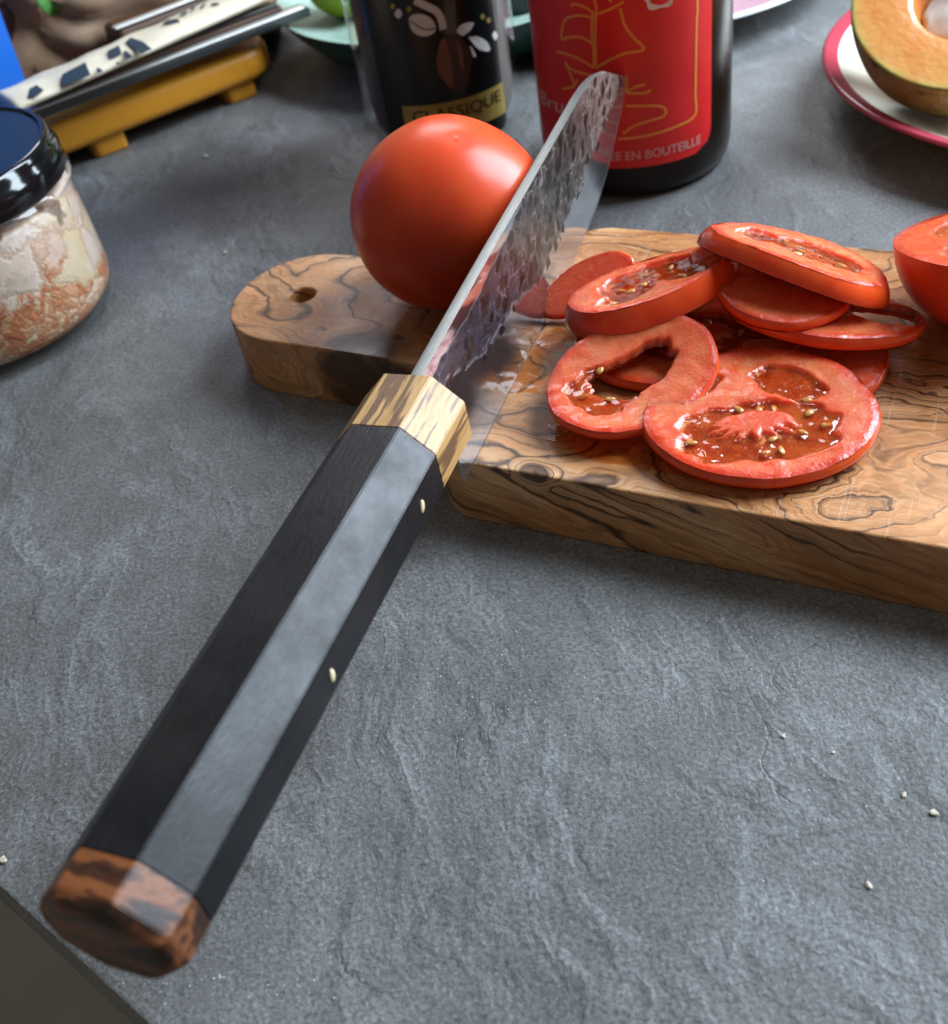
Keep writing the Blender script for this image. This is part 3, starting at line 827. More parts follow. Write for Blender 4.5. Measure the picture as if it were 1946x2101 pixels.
puddle('juice_puddle', 'shiny orange juice puddle on the board between the blade and the left curled slice', .0285, .2665, .0155, .0120, .7, 2.0)
puddle('juice_puddle', 'small wet patch of juice on the board beside the far end of the blade edge', .0345, .2800, .0065, .0040, .3, 5.0)
puddle('juice_puddle', 'thin juice film creeping out under the front of the big slice', .0520, .2190, .0330, .0080, -.50, 7.0, h=.0004)

bm = bmesh.new(); ellipsoid(bm, (0, 0, 0), (.0105, .0011, .0012), u=20, v=12)
for v in bm.verts: v.co.z += .0006*math.sin(v.co.x*420); v.co.y *= 1+.4*math.sin(v.co.x*330)
o = bm_obj('juice_droplet', bm, M['juice'], None, True, label='clear stretched drop of juice clinging to the blade edge beside the pink slice', cat='juice')
o.matrix_world = KM @ Matrix.Translation((.084, -.0009, .0032)) @ Matrix.Rotation(-.03, 4, 'Y')

# ------------------------------------------------------------------ red-labelled bottle
BX, BY, BR = .0978, .4340, .0392
bottle = empty('red_label_bottle', 'dark glass beer bottle with a red label and golden line drawing of a sailing ship', 'bottle', loc=(BX, BY, 0))
prof = [(0, .004), (.020, .003), (.029, .0005), (.0325, 0), (.0355, .0008), (.0378, .003), (.0388, .0065), (BR, .012), (BR, .135)]
prof += [(BR-.024*sstep(0, 1, u)**1.0, .135+.075*u) for u in [i/14 for i in range(1, 15)]]
prof += [(.0140, .225), (.0138, .262), (.0152, .264), (.0152, .276), (.0138, .278), (.0100, .278), (0, .278)]
lathe('glass', prof, M['glass_dark'], bottle, 128)
def cylpt(R, deg, z): a = math.radians(deg); return Vector((R*math.cos(a), R*math.sin(a), z))
tl = NT('red_label_paper'); nl = tl.noise(scale=90, detail=4)
M['label_red'] = tl.set(color=tl.mix(tl.mr(nl, .35, .65), (.60, .013, .014), (.66, .019, .018)), rough=.42, spec=.4)
M['gold_ink'] = plain('golden_ink', (.78, .27, .04), .4)
M['pale_ink'] = plain('pale_ink', (.62, .40, .38), .5)
def label_patch(name, R, d0, d1, z0, z1, rc, mat, parent, nd=90, nz=36):
    V, F = [], []
    W_ = R*math.radians(d1-d0)
    for k in range(nz+1):
        z = z0+(z1-z0)*k/nz
        ins = 0.0
        for zz in (z-z0, z1-z):
            if zz < rc: ins = max(ins, rc-math.sqrt(max(0, rc*rc-(rc-zz)**2)))
        di = math.degrees(ins/R)
        for i in range(nd+1): V.append(cylpt(R, d0+di+(d1-d0-2*di)*i/nd, z))
    for k in range(nz):
        for i in range(nd):
            a = k*(nd+1)+i; F.append((a, a+1, a+nd+2, a+nd+1))
    return mesh_obj(name, V, F, mat, parent)
def mr_(zs): return zs
lab = label_patch('label', BR+.00018, -197, -54.5, .0145, .120, .0085, M['label_red'], bottle)
def stroke(name, pts, w, mat, parent, R, n=8):
    """ink line lying on the bottle: pts are (angle in degrees, height in mm)"""
    P = smooth_path([(q[0], q[1], 0) for q in pts], n); V, F = [], []
    k = math.degrees(1/R)/1000
    for i, p in enumerate(P):
        a = P[max(i-1, 0)]; b = P[min(i+1, len(P)-1)]
        tx, ty = (b.x-a.x)/k, (b.y-a.y); l = math.hypot(tx, ty) or 1
        nx, ny = -ty/l*w/2, tx/l*w/2
        V += [cylpt(R, p.x+nx*k, (p.y+ny)/1000), cylpt(R, p.x-nx*k, (p.y-ny)/1000)]
    for i in range(len(P)-1): F.append((2*i, 2*i+1, 2*i+3, 2*i+2))
    return V, F
def strokes(name, lst, w, mat, parent, R):
    V, F = [], []
    for L_ in lst:
        v, f = stroke(name, L_, w, mat, parent, R); o = len(V); V += v; F += [tuple(x+o for x in q) for q in f]
    return mesh_obj(name, V, F, mat, parent)
def oncyl(px, py, cx, cy, R):
    d = ray(px, py); o = Vector((0, 0, CAM_H)); A = d.x**2+d.y**2; B = 2*(d.x*(o.x-cx)+d.y*(o.y-cy)); C_ = (o.x-cx)**2+(o.y-cy)**2-R*R
    D_ = B*B-4*A*C_
    if D_ < 0: D_ = 0
    s = (-B-math.sqrt(D_))/2/A; p = o+d*s
    an = math.degrees(math.atan2(p.y-cy, p.x-cx)); an = an-360 if an > 0 else an
    return (an, p.z*1000)
def pix(lst, sc=3.696, ox=1060, oy=0):
    return [[oncyl(ox+x/sc, oy+y/sc, BX, BY, BR) for x, y in L_] for L_ in lst]
ship = pix([[(595, 0), (605, 90), (600, 250), (605, 420), (600, 510)], [(580, 90), (575, 250), (590, 400), (590, 510)],   # mast
            [(415, 40), (450, 25), (540, 60), (600, 100), (700, 70), (815, 10)], [(790, 60), (820, 180), (880, 270), (965, 370), (830, 400), (700, 455), (610, 510)],
            [(600, 150), (540, 120), (450, 115), (375, 145), (350, 220), (345, 290)], [(345, 300), (420, 275), (510, 285), (590, 335)],
            [(310, 385), (400, 410), (500, 455), (590, 510)], [(370, 460), (420, 520), (520, 555), (600, 570)], [(380, 480), (430, 600), (440, 650), (350, 670)],
            [(440, 640), (470, 600)],
            [(835, 570), (838, 640), (830, 700)], [(830, 700), (890, 660), (975, 635)], [(840, 700), (920, 705), (985, 700), (1020, 675)],
            [(830, 800), (950, 800), (1080, 800), (1130, 830), (1110, 880), (980, 920), (880, 960), (810, 1010)],
            [(770, 1050), (900, 1040), (1050, 1010), (1200, 960), (1350, 870), (1355, 700), (1360, 400), (1365, 150), (1370, 0)]])
ship[0] = [(-131, 118), (-131, 100)]+ship[0]; ship[-1] = ship[-1]+[(-68.5, 98), (-69, 112)]
# the part of the drawing above the picture's edge
ship += [[(-131, 116), (-122, 108), (-112, 96), (-108, 86)], [(-131, 114), (-146, 104), (-152, 92)], [(-152, 92), (-140, 90), (-131, 88)], [(-131, 84), (-120, 82), (-112, 78)]]
strokes('ship_drawing', ship, .95, M['gold_ink'], lab, BR+.0003)
M['silver_ink'] = plain('silver_ink', (.55, .52, .46), .35, metal=.4)
V, F = [], []
mo = oncyl(1355, 0, BX, BY, BR)
for i in range(24):
    a = 2*math.pi*i/24; rr = 1+.12*math.sin(5*a); V.append(cylpt(BR+.0003, mo[0]+8.5*rr*math.cos(a), (mo[1]+1.2+4.2*rr*math.sin(a))/1000))
F.append(tuple(range(24))); mesh_obj('moon_print', V, F, M['silver_ink'], lab)
def text_on_cyl(name, s, d0, d1, z, hgt, mat, parent, R, shear=0.0, slope=0.0):
    c = bpy.data.curves.new(name, 'FONT'); c.body = s; c.size = 1.0; c.shear = shear; c.resolution_u = 4
    t = bpy.data.objects.new(name, c); COL.objects.link(t)
    dg = bpy.context.evaluated_depsgraph_get(); me = bpy.data.meshes.new_from_object(t.evaluated_get(dg))
    bpy.data.objects.remove(t); bpy.data.curves.remove(c)
    bm = bmesh.new(); bm.from_mesh(me)
    xs = [v.co.x for v in bm.verts]; x0, x1 = min(xs), max(xs)
    caps = .72
    bmesh.ops.triangulate(bm, faces=bm.faces)
    bmesh.ops.subdivide_edges(bm, edges=[e for e in bm.edges if e.calc_length() > .12], cuts=2)
    for v in bm.verts:
        u = (v.co.x-x0)/(x1-x0)
        v.co = cylpt(R, d0+(d1-d0)*u, z+hgt*v.co.y/caps+slope*u)
    bm.to_mesh(me); bm.free(); me.materials.clear(); me.materials.append(mat); me.name = name
    return link(bpy.data.objects.new(name, me), parent)
p0 = oncyl(1262, 316, BX, BY, BR); p1 = oncyl(1437, 284, BX, BY, BR)
per = (p1[0]-p0[0])/12.2
text_on_cyl('lettering', 'REFERMENTÉE EN BOUTEILLE', p0[0]-per*9.6, p1[0], .0180, .0036, M['pale_ink'], lab, BR+.0003)
b0 = oncyl(1113, 210, BX, BY, BR); b1 = oncyl(1158, 232, BX, BY, BR)
text_on_cyl('lettering', 'Brune', b0[0], b0[0]+(b1[0]-b0[0])*1.75, b0[1]/1000, .0062, M['pale_ink'], lab, BR+.0003, .15, (b1[1]-b0[1])*.00175)

# ------------------------------------------------------------------ coffee jar
CX, CY, CR = .0225, .4990, .0365
jar = empty('coffee_jar', 'glass coffee jar with black label, white bean drawings and a gold band reading CLASSIQUE', 'jar', loc=(CX, CY, 0))
outp = [(0, .0012), (.024, .0008), (.028, 0), (.0315, .0015), (.0345, .0055), (.0358, .011), (CR, .02), (CR, .11), (.034, .122), (.030, .128), (.030, .138)]
inp = [(.0275, .138), (.0275, .127), (.0312, .119), (.0335, .109), (.0335, .022), (.0325, .012), (.030, .0065), (.025, .005), (0, .005)]
lathe('glass', outp, M['glass'], jar, 112)
tc = NT('ground_coffee'); nc = tc.noise(scale=900, detail=4, rough=.7)
M['coffee'] = tc.set(color=tc.mix(tc.mr(nc, .35, .65), (.012, .006, .003), (.06, .026, .010)), rough=.6, normal=tc.bump(nc, .8, .001))
lathe('coffee_granules', [(0, .0054), (.0245, .0055), (.0298, .0072), (.0322, .0125), (.0331, .0225), (.0331, .085), (.031, .0865), (0, .087)], M['coffee'], jar, 64)
lathe('screw_lid', [(.0, .1415), (.029, .1415), (.0325, .140), (.033, .138), (.033, .129), (.031, .1285)], M['black_gloss'], jar, 64)
tk = NT('black_sleeve'); nk = tk.noise(scale=40, detail=3)
M['sleeve'] = tk.set(color=tk.mix(nk, (.004, .004, .0045), (.009, .008, .008)), rough=.24, spec=.5)
def cpix(lst, sc=4.2, ox=680, oy=0): return [[oncyl(ox+x/sc, oy+y/sc, CX, CY, CR) for x, y in L_] for L_ in lst]
e_l = oncyl(680+250/4.2, 0, CX, CY, CR)[0]; e_r = oncyl(680+1470/4.2, 700/4.2, CX, CY, CR)[0]
slv = label_patch('sleeve', CR+.00015, e_l+3, e_r, .0075, .112, .002, M['sleeve'], jar)
M['white_ink'] = plain('white_ink', (.72, .68, .64), .4); M['brown_ink'] = plain('brown_ink', (.20, .075, .045), .4); M['gold_band'] = plain('gold_band', (.42, .29, .07), .38, metal=.35)
M['deep_brown_ink'] = plain('deep_brown_ink', (.055, .015, .012), .4); M['grey_ink'] = plain('grey_brown_ink', (.12, .10, .08), .4)
def blob_on(name, outline, mat, parent, cx, cy, R, off=.0003, sc=4.2, ox=680, n=6):
    pts = [oncyl(ox+x/sc, y/sc, cx, cy, R) for x, y in outline]
    P = smooth_path([(a, b, 0) for a, b in pts+[pts[0]]], n)[:-1]
    mx = sum(p.x for p in P)/len(P); my = sum(p.y for p in P)/len(P)
    V = [cylpt(R+off, mx, my/1000)]+[cylpt(R+off, p.x, p.y/1000) for p in P]; m = len(P)
    return mesh_obj(name, V, [(0, 1+i, 1+(i+1) % m) for i in range(m)], mat, parent)
blob_on('bean_print', [(665, 170), (700, 125), (790, 120), (870, 165), (900, 250), (850, 300), (770, 305), (700, 260)], M['white_ink'], slv, CX, CY, CR)
blob_on('bean_print', [(910, 500), (935, 370), (990, 310), (1080, 300), (1160, 380), (1205, 500), (1190, 640), (1150, 740), (1060, 780), (970, 690)], M['deep_brown_ink'], slv, CX, CY, CR)
blob_on('bean_print', [(905, 510), (930, 380), (975, 325), (1010, 430), (1035, 560), (1040, 750), (970, 690), (920, 610)], M['brown_ink'], slv, CX, CY, CR, .00042)
blob_on('bean_print', [(1060, 330), (1100, 370), (1135, 470), (1140, 600), (1110, 560), (1090, 430)], M['brown_ink'], slv, CX, CY, CR, .00042)
blob_on('leaf_print', [(1075, 265), (1110, 215), (1180, 190), (1225, 195), (1200, 250), (1130, 305)], M['white_ink'], slv, CX, CY, CR)
blob_on('leaf_print', [(1180, 315), (1250, 310), (1330, 350), (1365, 410), (1345, 440), (1260, 415)], M['white_ink'], slv, CX, CY, CR)
blob_on('leaf_print', [(1190, 390), (1220, 420), (1245, 480), (1220, 480)], M['white_ink'], slv, CX, CY, CR)
blob_on('dot_print', [(545, 110), (580, 70), (612, 110), (590, 155), (560, 145)], M['white_ink'], slv, CX, CY, CR)
blob_on('dot_print', [(1382, 300), (1405, 265), (1430, 300), (1410, 345)], M['white_ink'], slv, CX, CY, CR)
for xx, yy in ((670, 75), (530, 50), (1300, 140), (1352, 172)):
    blob_on('dot_print', [(xx-20, yy), (xx, yy-26), (xx+20, yy), (xx, yy+26)], M['gold_band'], slv, CX, CY, CR)
strokes('stem_print', cpix([[(720, 0), (800, 40), (900, 90), (945, 160), (965, 250)]]), 3.0, M['white_ink'], slv, CR+.0003)
strokes('bean_line_print', cpix([[(672, 175), (720, 200), (770, 235), (830, 250), (895, 240)]]), .5, M['sleeve'], slv, CR+.00045)
strokes('stem_print', cpix([[(1020, 0), (1025, 120), (1025, 290)]]), 4.5, M['grey_ink'], slv, CR+.00025)
g0 = oncyl(680+605/4.2, 890/4.2, CX, CY, CR); g1 = oncyl(680+1475/4.2, 720/4.2, CX, CY, CR)
zt = (g0[1]+g1[1])/2/1000
band = label_patch('gold_band', CR+.0003, g0[0], g1[0], zt-.0135, zt, .0004, M['gold_band'], slv, 60, 4)
text_on_cyl('lettering', 'CLASSIQUE', g0[0]+7, g1[0]-4, zt-.0072, .0052, M['sleeve'], band, CR+.00045)

# ------------------------------------------------------------------ jar of spread at the left
JX, JY = -.1735, .4005
pot = empty('spread_jar', 'squat glass jar of pink flaky spread with a dark blue and black lid', 'jar', loc=(JX, JY, 0))
glo = [(0, .002), (.036, .0015), (.041, 0), (.0455, .001), (.0480, .004), (.0490, .0085), (.0492, .013), (.0488, .030), (.0482, .044), (.0476, .051), (.0492, .0520), (.0494, .0535), (.0478, .0545), (.0465, .060)]
gli = [(.0440, .060), (.0440, .054), (.0455, .050), (.0464, .043), (.0470, .030), (.0474, .013), (.0468, .0085), (.044, .0045), (.038, .0038), (0, .0038)]
lathe('glass', glo, M['glass'], pot, 128)
tp = NT('pink_flaky_spread'); co = tp.co()
wv = tp.vmath('ADD', co, tp.vmath('SCALE', tp.vmath('SUBTRACT', tp.noise(scale=45, detail=4, col=True), (.5, .5, .5)), scale=.02))
wv = tp.vmath('ADD', wv, tp.vmath('SCALE', tp.vmath('SUBTRACT', tp.noise(scale=420, detail=3, rough=.65, col=True), (.5, .5, .5)), scale=.0045))
x, y, z = tp.sep(co)
ca_ = tp.node('ShaderNodeSeparateColor', {0: tp.voro(wv, 66, 'F1', 'Color')}).outputs
cb_ = tp.node('ShaderNodeSeparateColor', {0: tp.voro(wv, 300, 'F1', 'Color')}).outputs
ve_ = tp.voro(wv, 300, 'DISTANCE_TO_EDGE'); va_ = tp.voro(wv, 66, 'DISTANCE_TO_EDGE')
n3 = tp.noise(wv, 140, 4, .65)
flake = tp.ramp(ca_[0], [(.0, (.66, .40, .28)), (.35, (.70, .50, .40)), (.7, (.72, .55, .47)), (1., (.68, .50, .30))])
flake = tp.mix(tp.mr(n3, .45, .65, 0, .5), flake, (.74, .62, .54))
gran = tp.ramp(cb_[0], [(.0, (.52, .15, .055)), (.4, (.64, .24, .10)), (.7, (.68, .36, .19)), (1., (.74, .56, .36))])
gran = tp.mix(tp.mr(ve_, .0, .12, .75, 0), gran, (.34, .11, .045))
low_ = tp.math('ADD', tp.mr(z, .010, .034, 0, 1), tp.math('MULTIPLY', tp.math('SUBTRACT', ca_[1], .5), 1.0))
low_ = tp.math('ADD', low_, tp.math('MULTIPLY', tp.math('SUBTRACT', n3, .5), .8))
c = tp.mix(tp.mr(low_, .38, .52), gran, flake)
c = tp.mix(tp.mr(va_, .0, .05, .55, 0), c, (.46, .24, .13))
spot = tp.math('MULTIPLY', tp.mr(tp.noise(co, 75, 3), .60, .66), tp.mr(z, .030, .046))
c = tp.mix(tp.math('MULTIPLY', spot, .85), c, (.13, .055, .022))
hj = tp.math('ADD', tp.math('MULTIPLY', tp.mr(ve_, 0, .3), tp.mr(low_, .55, .40, .12, 1)), tp.math('ADD', tp.mr(va_, 0, .12), n3))
M['spread'] = tp.set(color=c, rough=.4, sss=.15, sssr=(.004, .002, .001), ssss=1.0, normal=tp.bump(hj, .4, .0009))
lathe('spread', [(0, .0042), (.0378, .0042), (.0446, .0050), (.0474, .0086), (.0482, .0131), (.0478, .030), (.0472, .043), (.0464, .0490), (.043, .0505), (0, .0505)], M['spread'], pot, 96)
M['lid_blue'] = plain('dark_blue_lacquer', (.002, .018, .052), .5, spec=.2)
lid = lathe('lid', [(.0435, .0680), (.0440, .0688), (.0448, .0692), (.0458, .0689), (.0466, .0678), (.0469, .0660), (.0478, .0640), (.0488, .0620), (.0489, .0560), (.0484, .0550), (.0475, .0552)], M['black_gloss'], pot, 128)
lathe('lid_top', [(0, .0682), (.0420, .0682), (.0436, .0680)], M['lid_blue'], lid, 96)

# ------------------------------------------------------------------ blue carton, paper bag
bm = bmesh.new(); box_bm(bm, .11, .075, .205, Matrix.Translation((0, 0, .1025)), .002, 2)
tb_ = NT('blue_card'); M['blue'] = tb_.set(color=tb_.mix(tb_.noise(scale=30, detail=3), (.004, .075, .34), (.006, .09, .38)), rough=.38)
c0 = at(41, 236, .050)
carton = empty('blue_carton', 'bright blue carton standing behind the jar at the left edge', 'carton', Matrix.Translation((c0.x-.080, c0.y+.055, 0)) @ Matrix.Rotation(D(-12), 4, 'Z') @ Matrix.Rotation(D(3.5), 4, 'Y'))
bm.transform(Matrix.Translation((0, 0, .0035)))
bm_obj('card', bm, M['blue'], carton)
bm = bmesh.new()
for s in (-1, 1): box_bm(bm, .004, .0744, .018, Matrix.Translation((s*.053, 0, .2135)) @ Matrix.Rotation(D(s*8), 4, 'Y'), .0008, 1)
box_bm(bm, .106, .002, .016, Matrix.Translation((0, 0, .2145)), .0005, 1)
bm_obj('top_fold', bm, M['blue'], carton)

bag = None
def crumple(name, label, cat, loc, size, rotz, seed, mat, amp=.02, sub=6):
    bm = bmesh.new(); bmesh.ops.create_cube(bm, size=1)
    bmesh.ops.subdivide_edges(bm, edges=bm.edges, cuts=34, use_grid_fill=True)
    for v in bm.verts:
        p = v.co.copy(); l = max(abs(p.x), abs(p.y), abs(p.z)); s = p.normalized()*.5
        p = p.lerp(s, .45)
        q = Vector((p.x*size[0], p.y*size[1], (p.z+.45)*size[2]))
        n = Vector((mnoise.noise(q*16+Vector((seed, 0, 0))), mnoise.noise(q*16+Vector((0, seed, 5))), mnoise.noise(q*16+Vector((9, 0, seed)))))
        w = mnoise.voronoi(q*38+Vector((seed, 2, 1)))[0]; cr = (w[1]-w[0])
        q += n*amp+p.normalized()*(cr-.3)*amp*.9
        q.z = max(q.z, .0004)
        v.co = q
    o = bm_obj(name, bm, mat, None, True, label=label, cat=cat)
    o.matrix_world = Matrix.Translation(loc) @ Matrix.Rotation(rotz, 4, 'Z')
    return o
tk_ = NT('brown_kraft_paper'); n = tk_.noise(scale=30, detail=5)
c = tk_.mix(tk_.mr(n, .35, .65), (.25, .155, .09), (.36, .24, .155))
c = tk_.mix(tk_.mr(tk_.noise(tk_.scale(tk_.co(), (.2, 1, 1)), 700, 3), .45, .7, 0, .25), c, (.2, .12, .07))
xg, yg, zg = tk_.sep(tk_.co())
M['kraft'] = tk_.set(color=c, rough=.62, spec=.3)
bp = at(120, 60, .05)
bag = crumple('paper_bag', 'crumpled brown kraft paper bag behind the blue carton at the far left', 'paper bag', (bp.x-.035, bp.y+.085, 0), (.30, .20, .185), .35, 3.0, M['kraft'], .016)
# green print, and a dark opening whose inside shade is painted as flat patches
bpy.context.view_layer.update()
def patch_on(target, name, poly, mat, off=.0004, n=22):
    """coloured patch that follows the crumpled surface inside an outline"""
    inv = target.matrix_world.inverted(); o = inv @ Vector((0, 0, CAM_H))
    xs = [p[0] for p in poly]; ys = [p[1] for p in poly]; V, F, idx = [], [], {}
    def inside(x, y):
        c = False
        for i in range(len(poly)):
            (x1, y1), (x2, y2) = poly[i-1], poly[i]
            if (y1 > y) != (y2 > y) and x < (x2-x1)*(y-y1)/(y2-y1)+x1: c = not c
        return c
    for j in range(n+1):
        for i in range(n+1):
            x = min(xs)+(max(xs)-min(xs))*i/n; y = min(ys)+(max(ys)-min(ys))*j/n
            if not inside(x, y): continue
            d = (inv.to_3x3() @ ray(x, y)).normalized()
            ok, p, nn_, _ = target.ray_cast(o, d)
            if ok: idx[(i, j)] = len(V); V.append(p+nn_*off)
    for j in range(n):
        for i in range(n):
            q = [(i, j), (i+1, j), (i+1, j+1), (i, j+1)]
            if all(k in idx for k in q):
                f = [idx[k] for k in q]
                if max((V[a]-V[b]).length for a in f for b in f) < .012: F.append(tuple(f))
    if F: mesh_obj(name, V, F, mat, target)
M['green_ink'] = plain('green_ink', (.05, .17, .03), .55); M['opening_ring'] = plain('opening_ring_brown', (.035, .012, .014), .5); M['opening_shade'] = plain('opening_shade', (.008, .006, .010), .5)
patch_on(bag, 'green_print', [(66, -30), (100, 0), (118, 0), (130, 22), (118, 34), (95, 30), (78, 10), (60, -20)], M['green_ink'])
patch_on(bag, 'painted_opening', [(-40, 0), (10, 4), (30, 25), (34, 55), (26, 90), (10, 110), (-40, 110)], M['opening_ring'])
patch_on(bag, 'painted_opening', [(-40, 45), (14, 45), (22, 76), (10, 92), (-40, 90)], M['opening_shade'], .0009)

# ------------------------------------------------------------------ yellow stand with tray, bars and packet
sa = math.atan2(.072, .132)
dxy = Vector((math.cos(sa), math.sin(sa), 0)); dn = Vector((-dxy.y, dxy.x, 0))
SB = at(205, 333, 0)
SMX = Matrix.Translation(SB) @ Matrix.Rotation(sa, 4, 'Z')
stand = empty('yellow_stand', 'mustard yellow low stand with two feet under the steel bars', 'stand', SMX)
M['yellow'] = plain('mustard_plastic', (.64, .27, .018), .42, sss=.1, sssr=(.004, .002, .001), ssss=1.0)
outl = rounded_poly([(-.055, 0), (.110, .000), (.110, .085), (-.055, .085)], [.020, .020, .02, .02], 10)
o = curve_solid('top', [outl], .0155, .0045, M['yellow'], stand); o.location = (0, 0, .0085)
for x0, x1 in ((.0005, .0185), (.077, .094)):
    for yy in (.004, .062):
        fo = rounded_poly([(x0, yy), (x1, yy), (x1, yy+.018), (x0, yy+.018)], .003, 4)
        curve_solid('foot', [fo], .010, .0012, M['yellow'], stand)
M['acrylic'] = mat_glass('clear_acrylic', (.93, .93, .92), .04)
tray = empty('clear_tray', 'clear plastic tray on the yellow stand with its lip curling down at the right', 'tray', SMX)
prof = [(-.05, .0262), (.085, .0262), (.100, .0262), (.108, .0245), (.113, .020), (.116, .012), (.119, .002)]
P = smooth_path([(a, 0, b) for a, b in prof], 5); V, F = [], []
for p in P:
    for yy in (.030, .085):
        for dz in (0, .0022): V.append((p.x, yy, p.z+dz))
for i in range(len(P)-1):
    a, b = i*4, (i+1)*4
    F += [(a, a+2, b+2, b), (a+1, b+1, b+3, a+3), (a, b, b+1, a+1), (a+2, a+3, b+3, b+2)]
F += [(0, 1, 3, 2), (len(P)*4-4, len(P)*4-2, len(P)*4-1, len(P)*4-3)]
mesh_obj('sheet', V, F, M['acrylic'], tray)
M['steel'] = NT('brushed_steel').set(color=(.80, .78, .74), rough=.4, metal=.6)
M['dark_steel'] = NT('dark_steel').set(color=(.10, .105, .105), rough=.25, metal=.7)
M['walnut'] = plain('dark_brown_wood', (.075, .03, .010), .5)
def bar(name, label, pa, pb, z, wid, th, mat, group, cat, mat2=None):
    A = at(pa[0], pa[1], z); B = at(pb[0], pb[1], z); d = (B-A); L_ = d.length
    r = empty(name, label, cat, Matrix.Translation(A) @ Matrix.Rotation(math.atan2(d.y, d.x), 4, 'Z'), group=group)
    bm = bmesh.new(); box_bm(bm, L_, wid, th, Matrix.Translation((L_/2, wid/2, -th/2)), th*.25, 2)
    bm_obj('shaft', bm, mat, r)
    bm = bmesh.new(); box_bm(bm, L_*.985, .0050, .0010, Matrix.Translation((L_*.49, .0026, .0006)), .0003, 1)
    bm_obj('edge_strip', bm, mat2 or M['steel'], r)
    return r
bar('steel_bar', 'long steel edged bar at the front of the stack, above the yellow stand', (50, 238), (636, 14), .036, .011, .0045, M['dark_steel'], 'bars stacked on the yellow stand', 'bar')
bar('steel_bar', 'dark brown bar between the front bar and the paper packet', (60, 205), (580, 8), .040, .014, .009, M['walnut'], 'bars stacked on the yellow stand', 'bar', M['dark_steel'])
bar('steel_bar', 'dark grey bar behind the beige paper packet near the bag', (240, 62), (480, -30), .048, .020, .012, M['walnut'], 'bars stacked on the yellow stand', 'bar')
tpk = NT('beige_packet_paper'); n = tpk.noise(scale=60, detail=4)
M['beige'] = tpk.set(color=tpk.mix(n, (.55, .46, .32), (.68, .59, .45)), rough=.6, normal=tpk.bump(n, .3, .003))
PZ = .0455
A = at(35, 222, PZ); B = at(560, -12, PZ); d = B-A; pl = d.length
pk = empty('paper_packet', 'long beige paper packet printed with navy shapes, lying on the stack', 'packet', Matrix.Translation(A) @ Matrix.Rotation(math.atan2(d.y, d.x), 4, 'Z'))
V, F = [], []; nx, ny = 60, 10; pw = .026
for i in range(nx+1):
    for j in range(ny+1):
        x, y = pl*i/nx, pw*j/ny
        V.append((x, y, .0035*math.sin(math.pi*j/ny)**.6+.0012*mnoise.noise(Vector((x*60, y*90, 0)))))
for i in range(nx+1):
    for j in range(ny+1):
        x, y = pl*i/nx, pw*j/ny; V.append((x, y, -.0018))
o2 = (nx+1)*(ny+1)
for i in range(nx):
    for j in range(ny):
        a = i*(ny+1)+j; F.append((a, a+ny+1, a+ny+2, a+1)); F.append((o2+a, o2+a+1, o2+a+ny+2, o2+a+ny+1))
    a = i*(ny+1); F.append((a, o2+a, o2+a+ny+1, a+ny+1)); a += ny; F.append((a, a+ny+1, o2+a+ny+1, o2+a))
for i in (0, nx):
    for j in range(ny):
        a = i*(ny+1)+j; F.append((a, a+1, o2+a+1, o2+a))
mesh_obj('wrapper', V, F, M['beige'], pk)
M['navy'] = plain('navy_ink', (.018, .035, .052), .5)
PKI = pk.matrix_world.inverted()
def packet_print(polys, sc, ox, oy, name='navy_print'):
    V, F = [], []
    for poly in polys:
        c = [PKI @ at(ox+x/sc, oy+y/sc, PZ+.003) for x, y in poly]
        o = len(V)
        for q in c: V.append((q.x, q.y, .0035*math.sin(math.pi*max(.02, min(.98, q.y/pw)))**.6+.0009))
        F.append(tuple(range(o, o+len(c))))
    return mesh_obj(name, V, F, M['navy'], pk, smooth=False)
packet_print([[(715, 940), (745, 890), (1020, 755), (1060, 850), (750, 975)], [(1130, 770), (1165, 765), (1210, 805), (1140, 835)],
              [(1500, 520), (1560, 475), (1690, 490), (1790, 540), (1670, 600), (1560, 550)],
              [(1280, 630), (1420, 560), (1440, 620), (1380, 650), (1300, 680)], [(1460, 600), (1500, 590), (1570, 630), (1480, 680)], [(1360, 700), (1400, 690), (1410, 715), (1370, 728)],
              [(310, 1130), (360, 1060), (440, 1020), (510, 1040), (400, 1110)]], 5.775, 0, 0)
packet_print([[(150, 240), (200, 205), (290, 190), (310, 210), (220, 235)], [(300, 160), (340, 130), (385, 120), (370, 150)], [(400, 110), (440, 80), (455, 90), (430, 118)],
              [(490, 95), (530, 50), (545, 65), (510, 100)], [(590, 55), (660, 40), (665, 52), (600, 70)]], 4.4, 300, 0)

# ------------------------------------------------------------------ green dish with lime, plates, melon
GX, GY, GR = .0444, .6271, .0977
M['green'] = plain('pale_green_glaze', (.36, .50, .42), .25); M['green_shade'] = plain('shaded_green_glaze', (.02, .075, .05), .25)  # the shade on the dish's outside is put into its dark green
dish = empty('green_dish', 'pale green round dish with a shade-darkened green outside behind the coffee jar', 'dish', loc=(GX, GY, 0))
lathe('bowl', [(.060, .0015), (.062, 0), (.065, .0008), (.080, .008), (.093, .022), (GR, .0295)], M['green_shade'], dish, 128)
lathe('inside', [(GR, .0295), (.0965, .0298), (.090, .0270), (.078, .0245), (.040, .0225), (0, .0225)], M['green'], dish, 128)
pl_ = at(684, -34, .045)
V, F = tomato_mesh(.021, 2.2, 40, 60, .95)
tlm = NT('lime_peel'); M['lime'] = tlm.set(color=tlm.mix(tlm.noise(scale=60, detail=3), (.22, .32, .012), (.32, .42, .02)), rough=.35, normal=tlm.bump(tlm.noise(scale=900, detail=2), .2, .001))
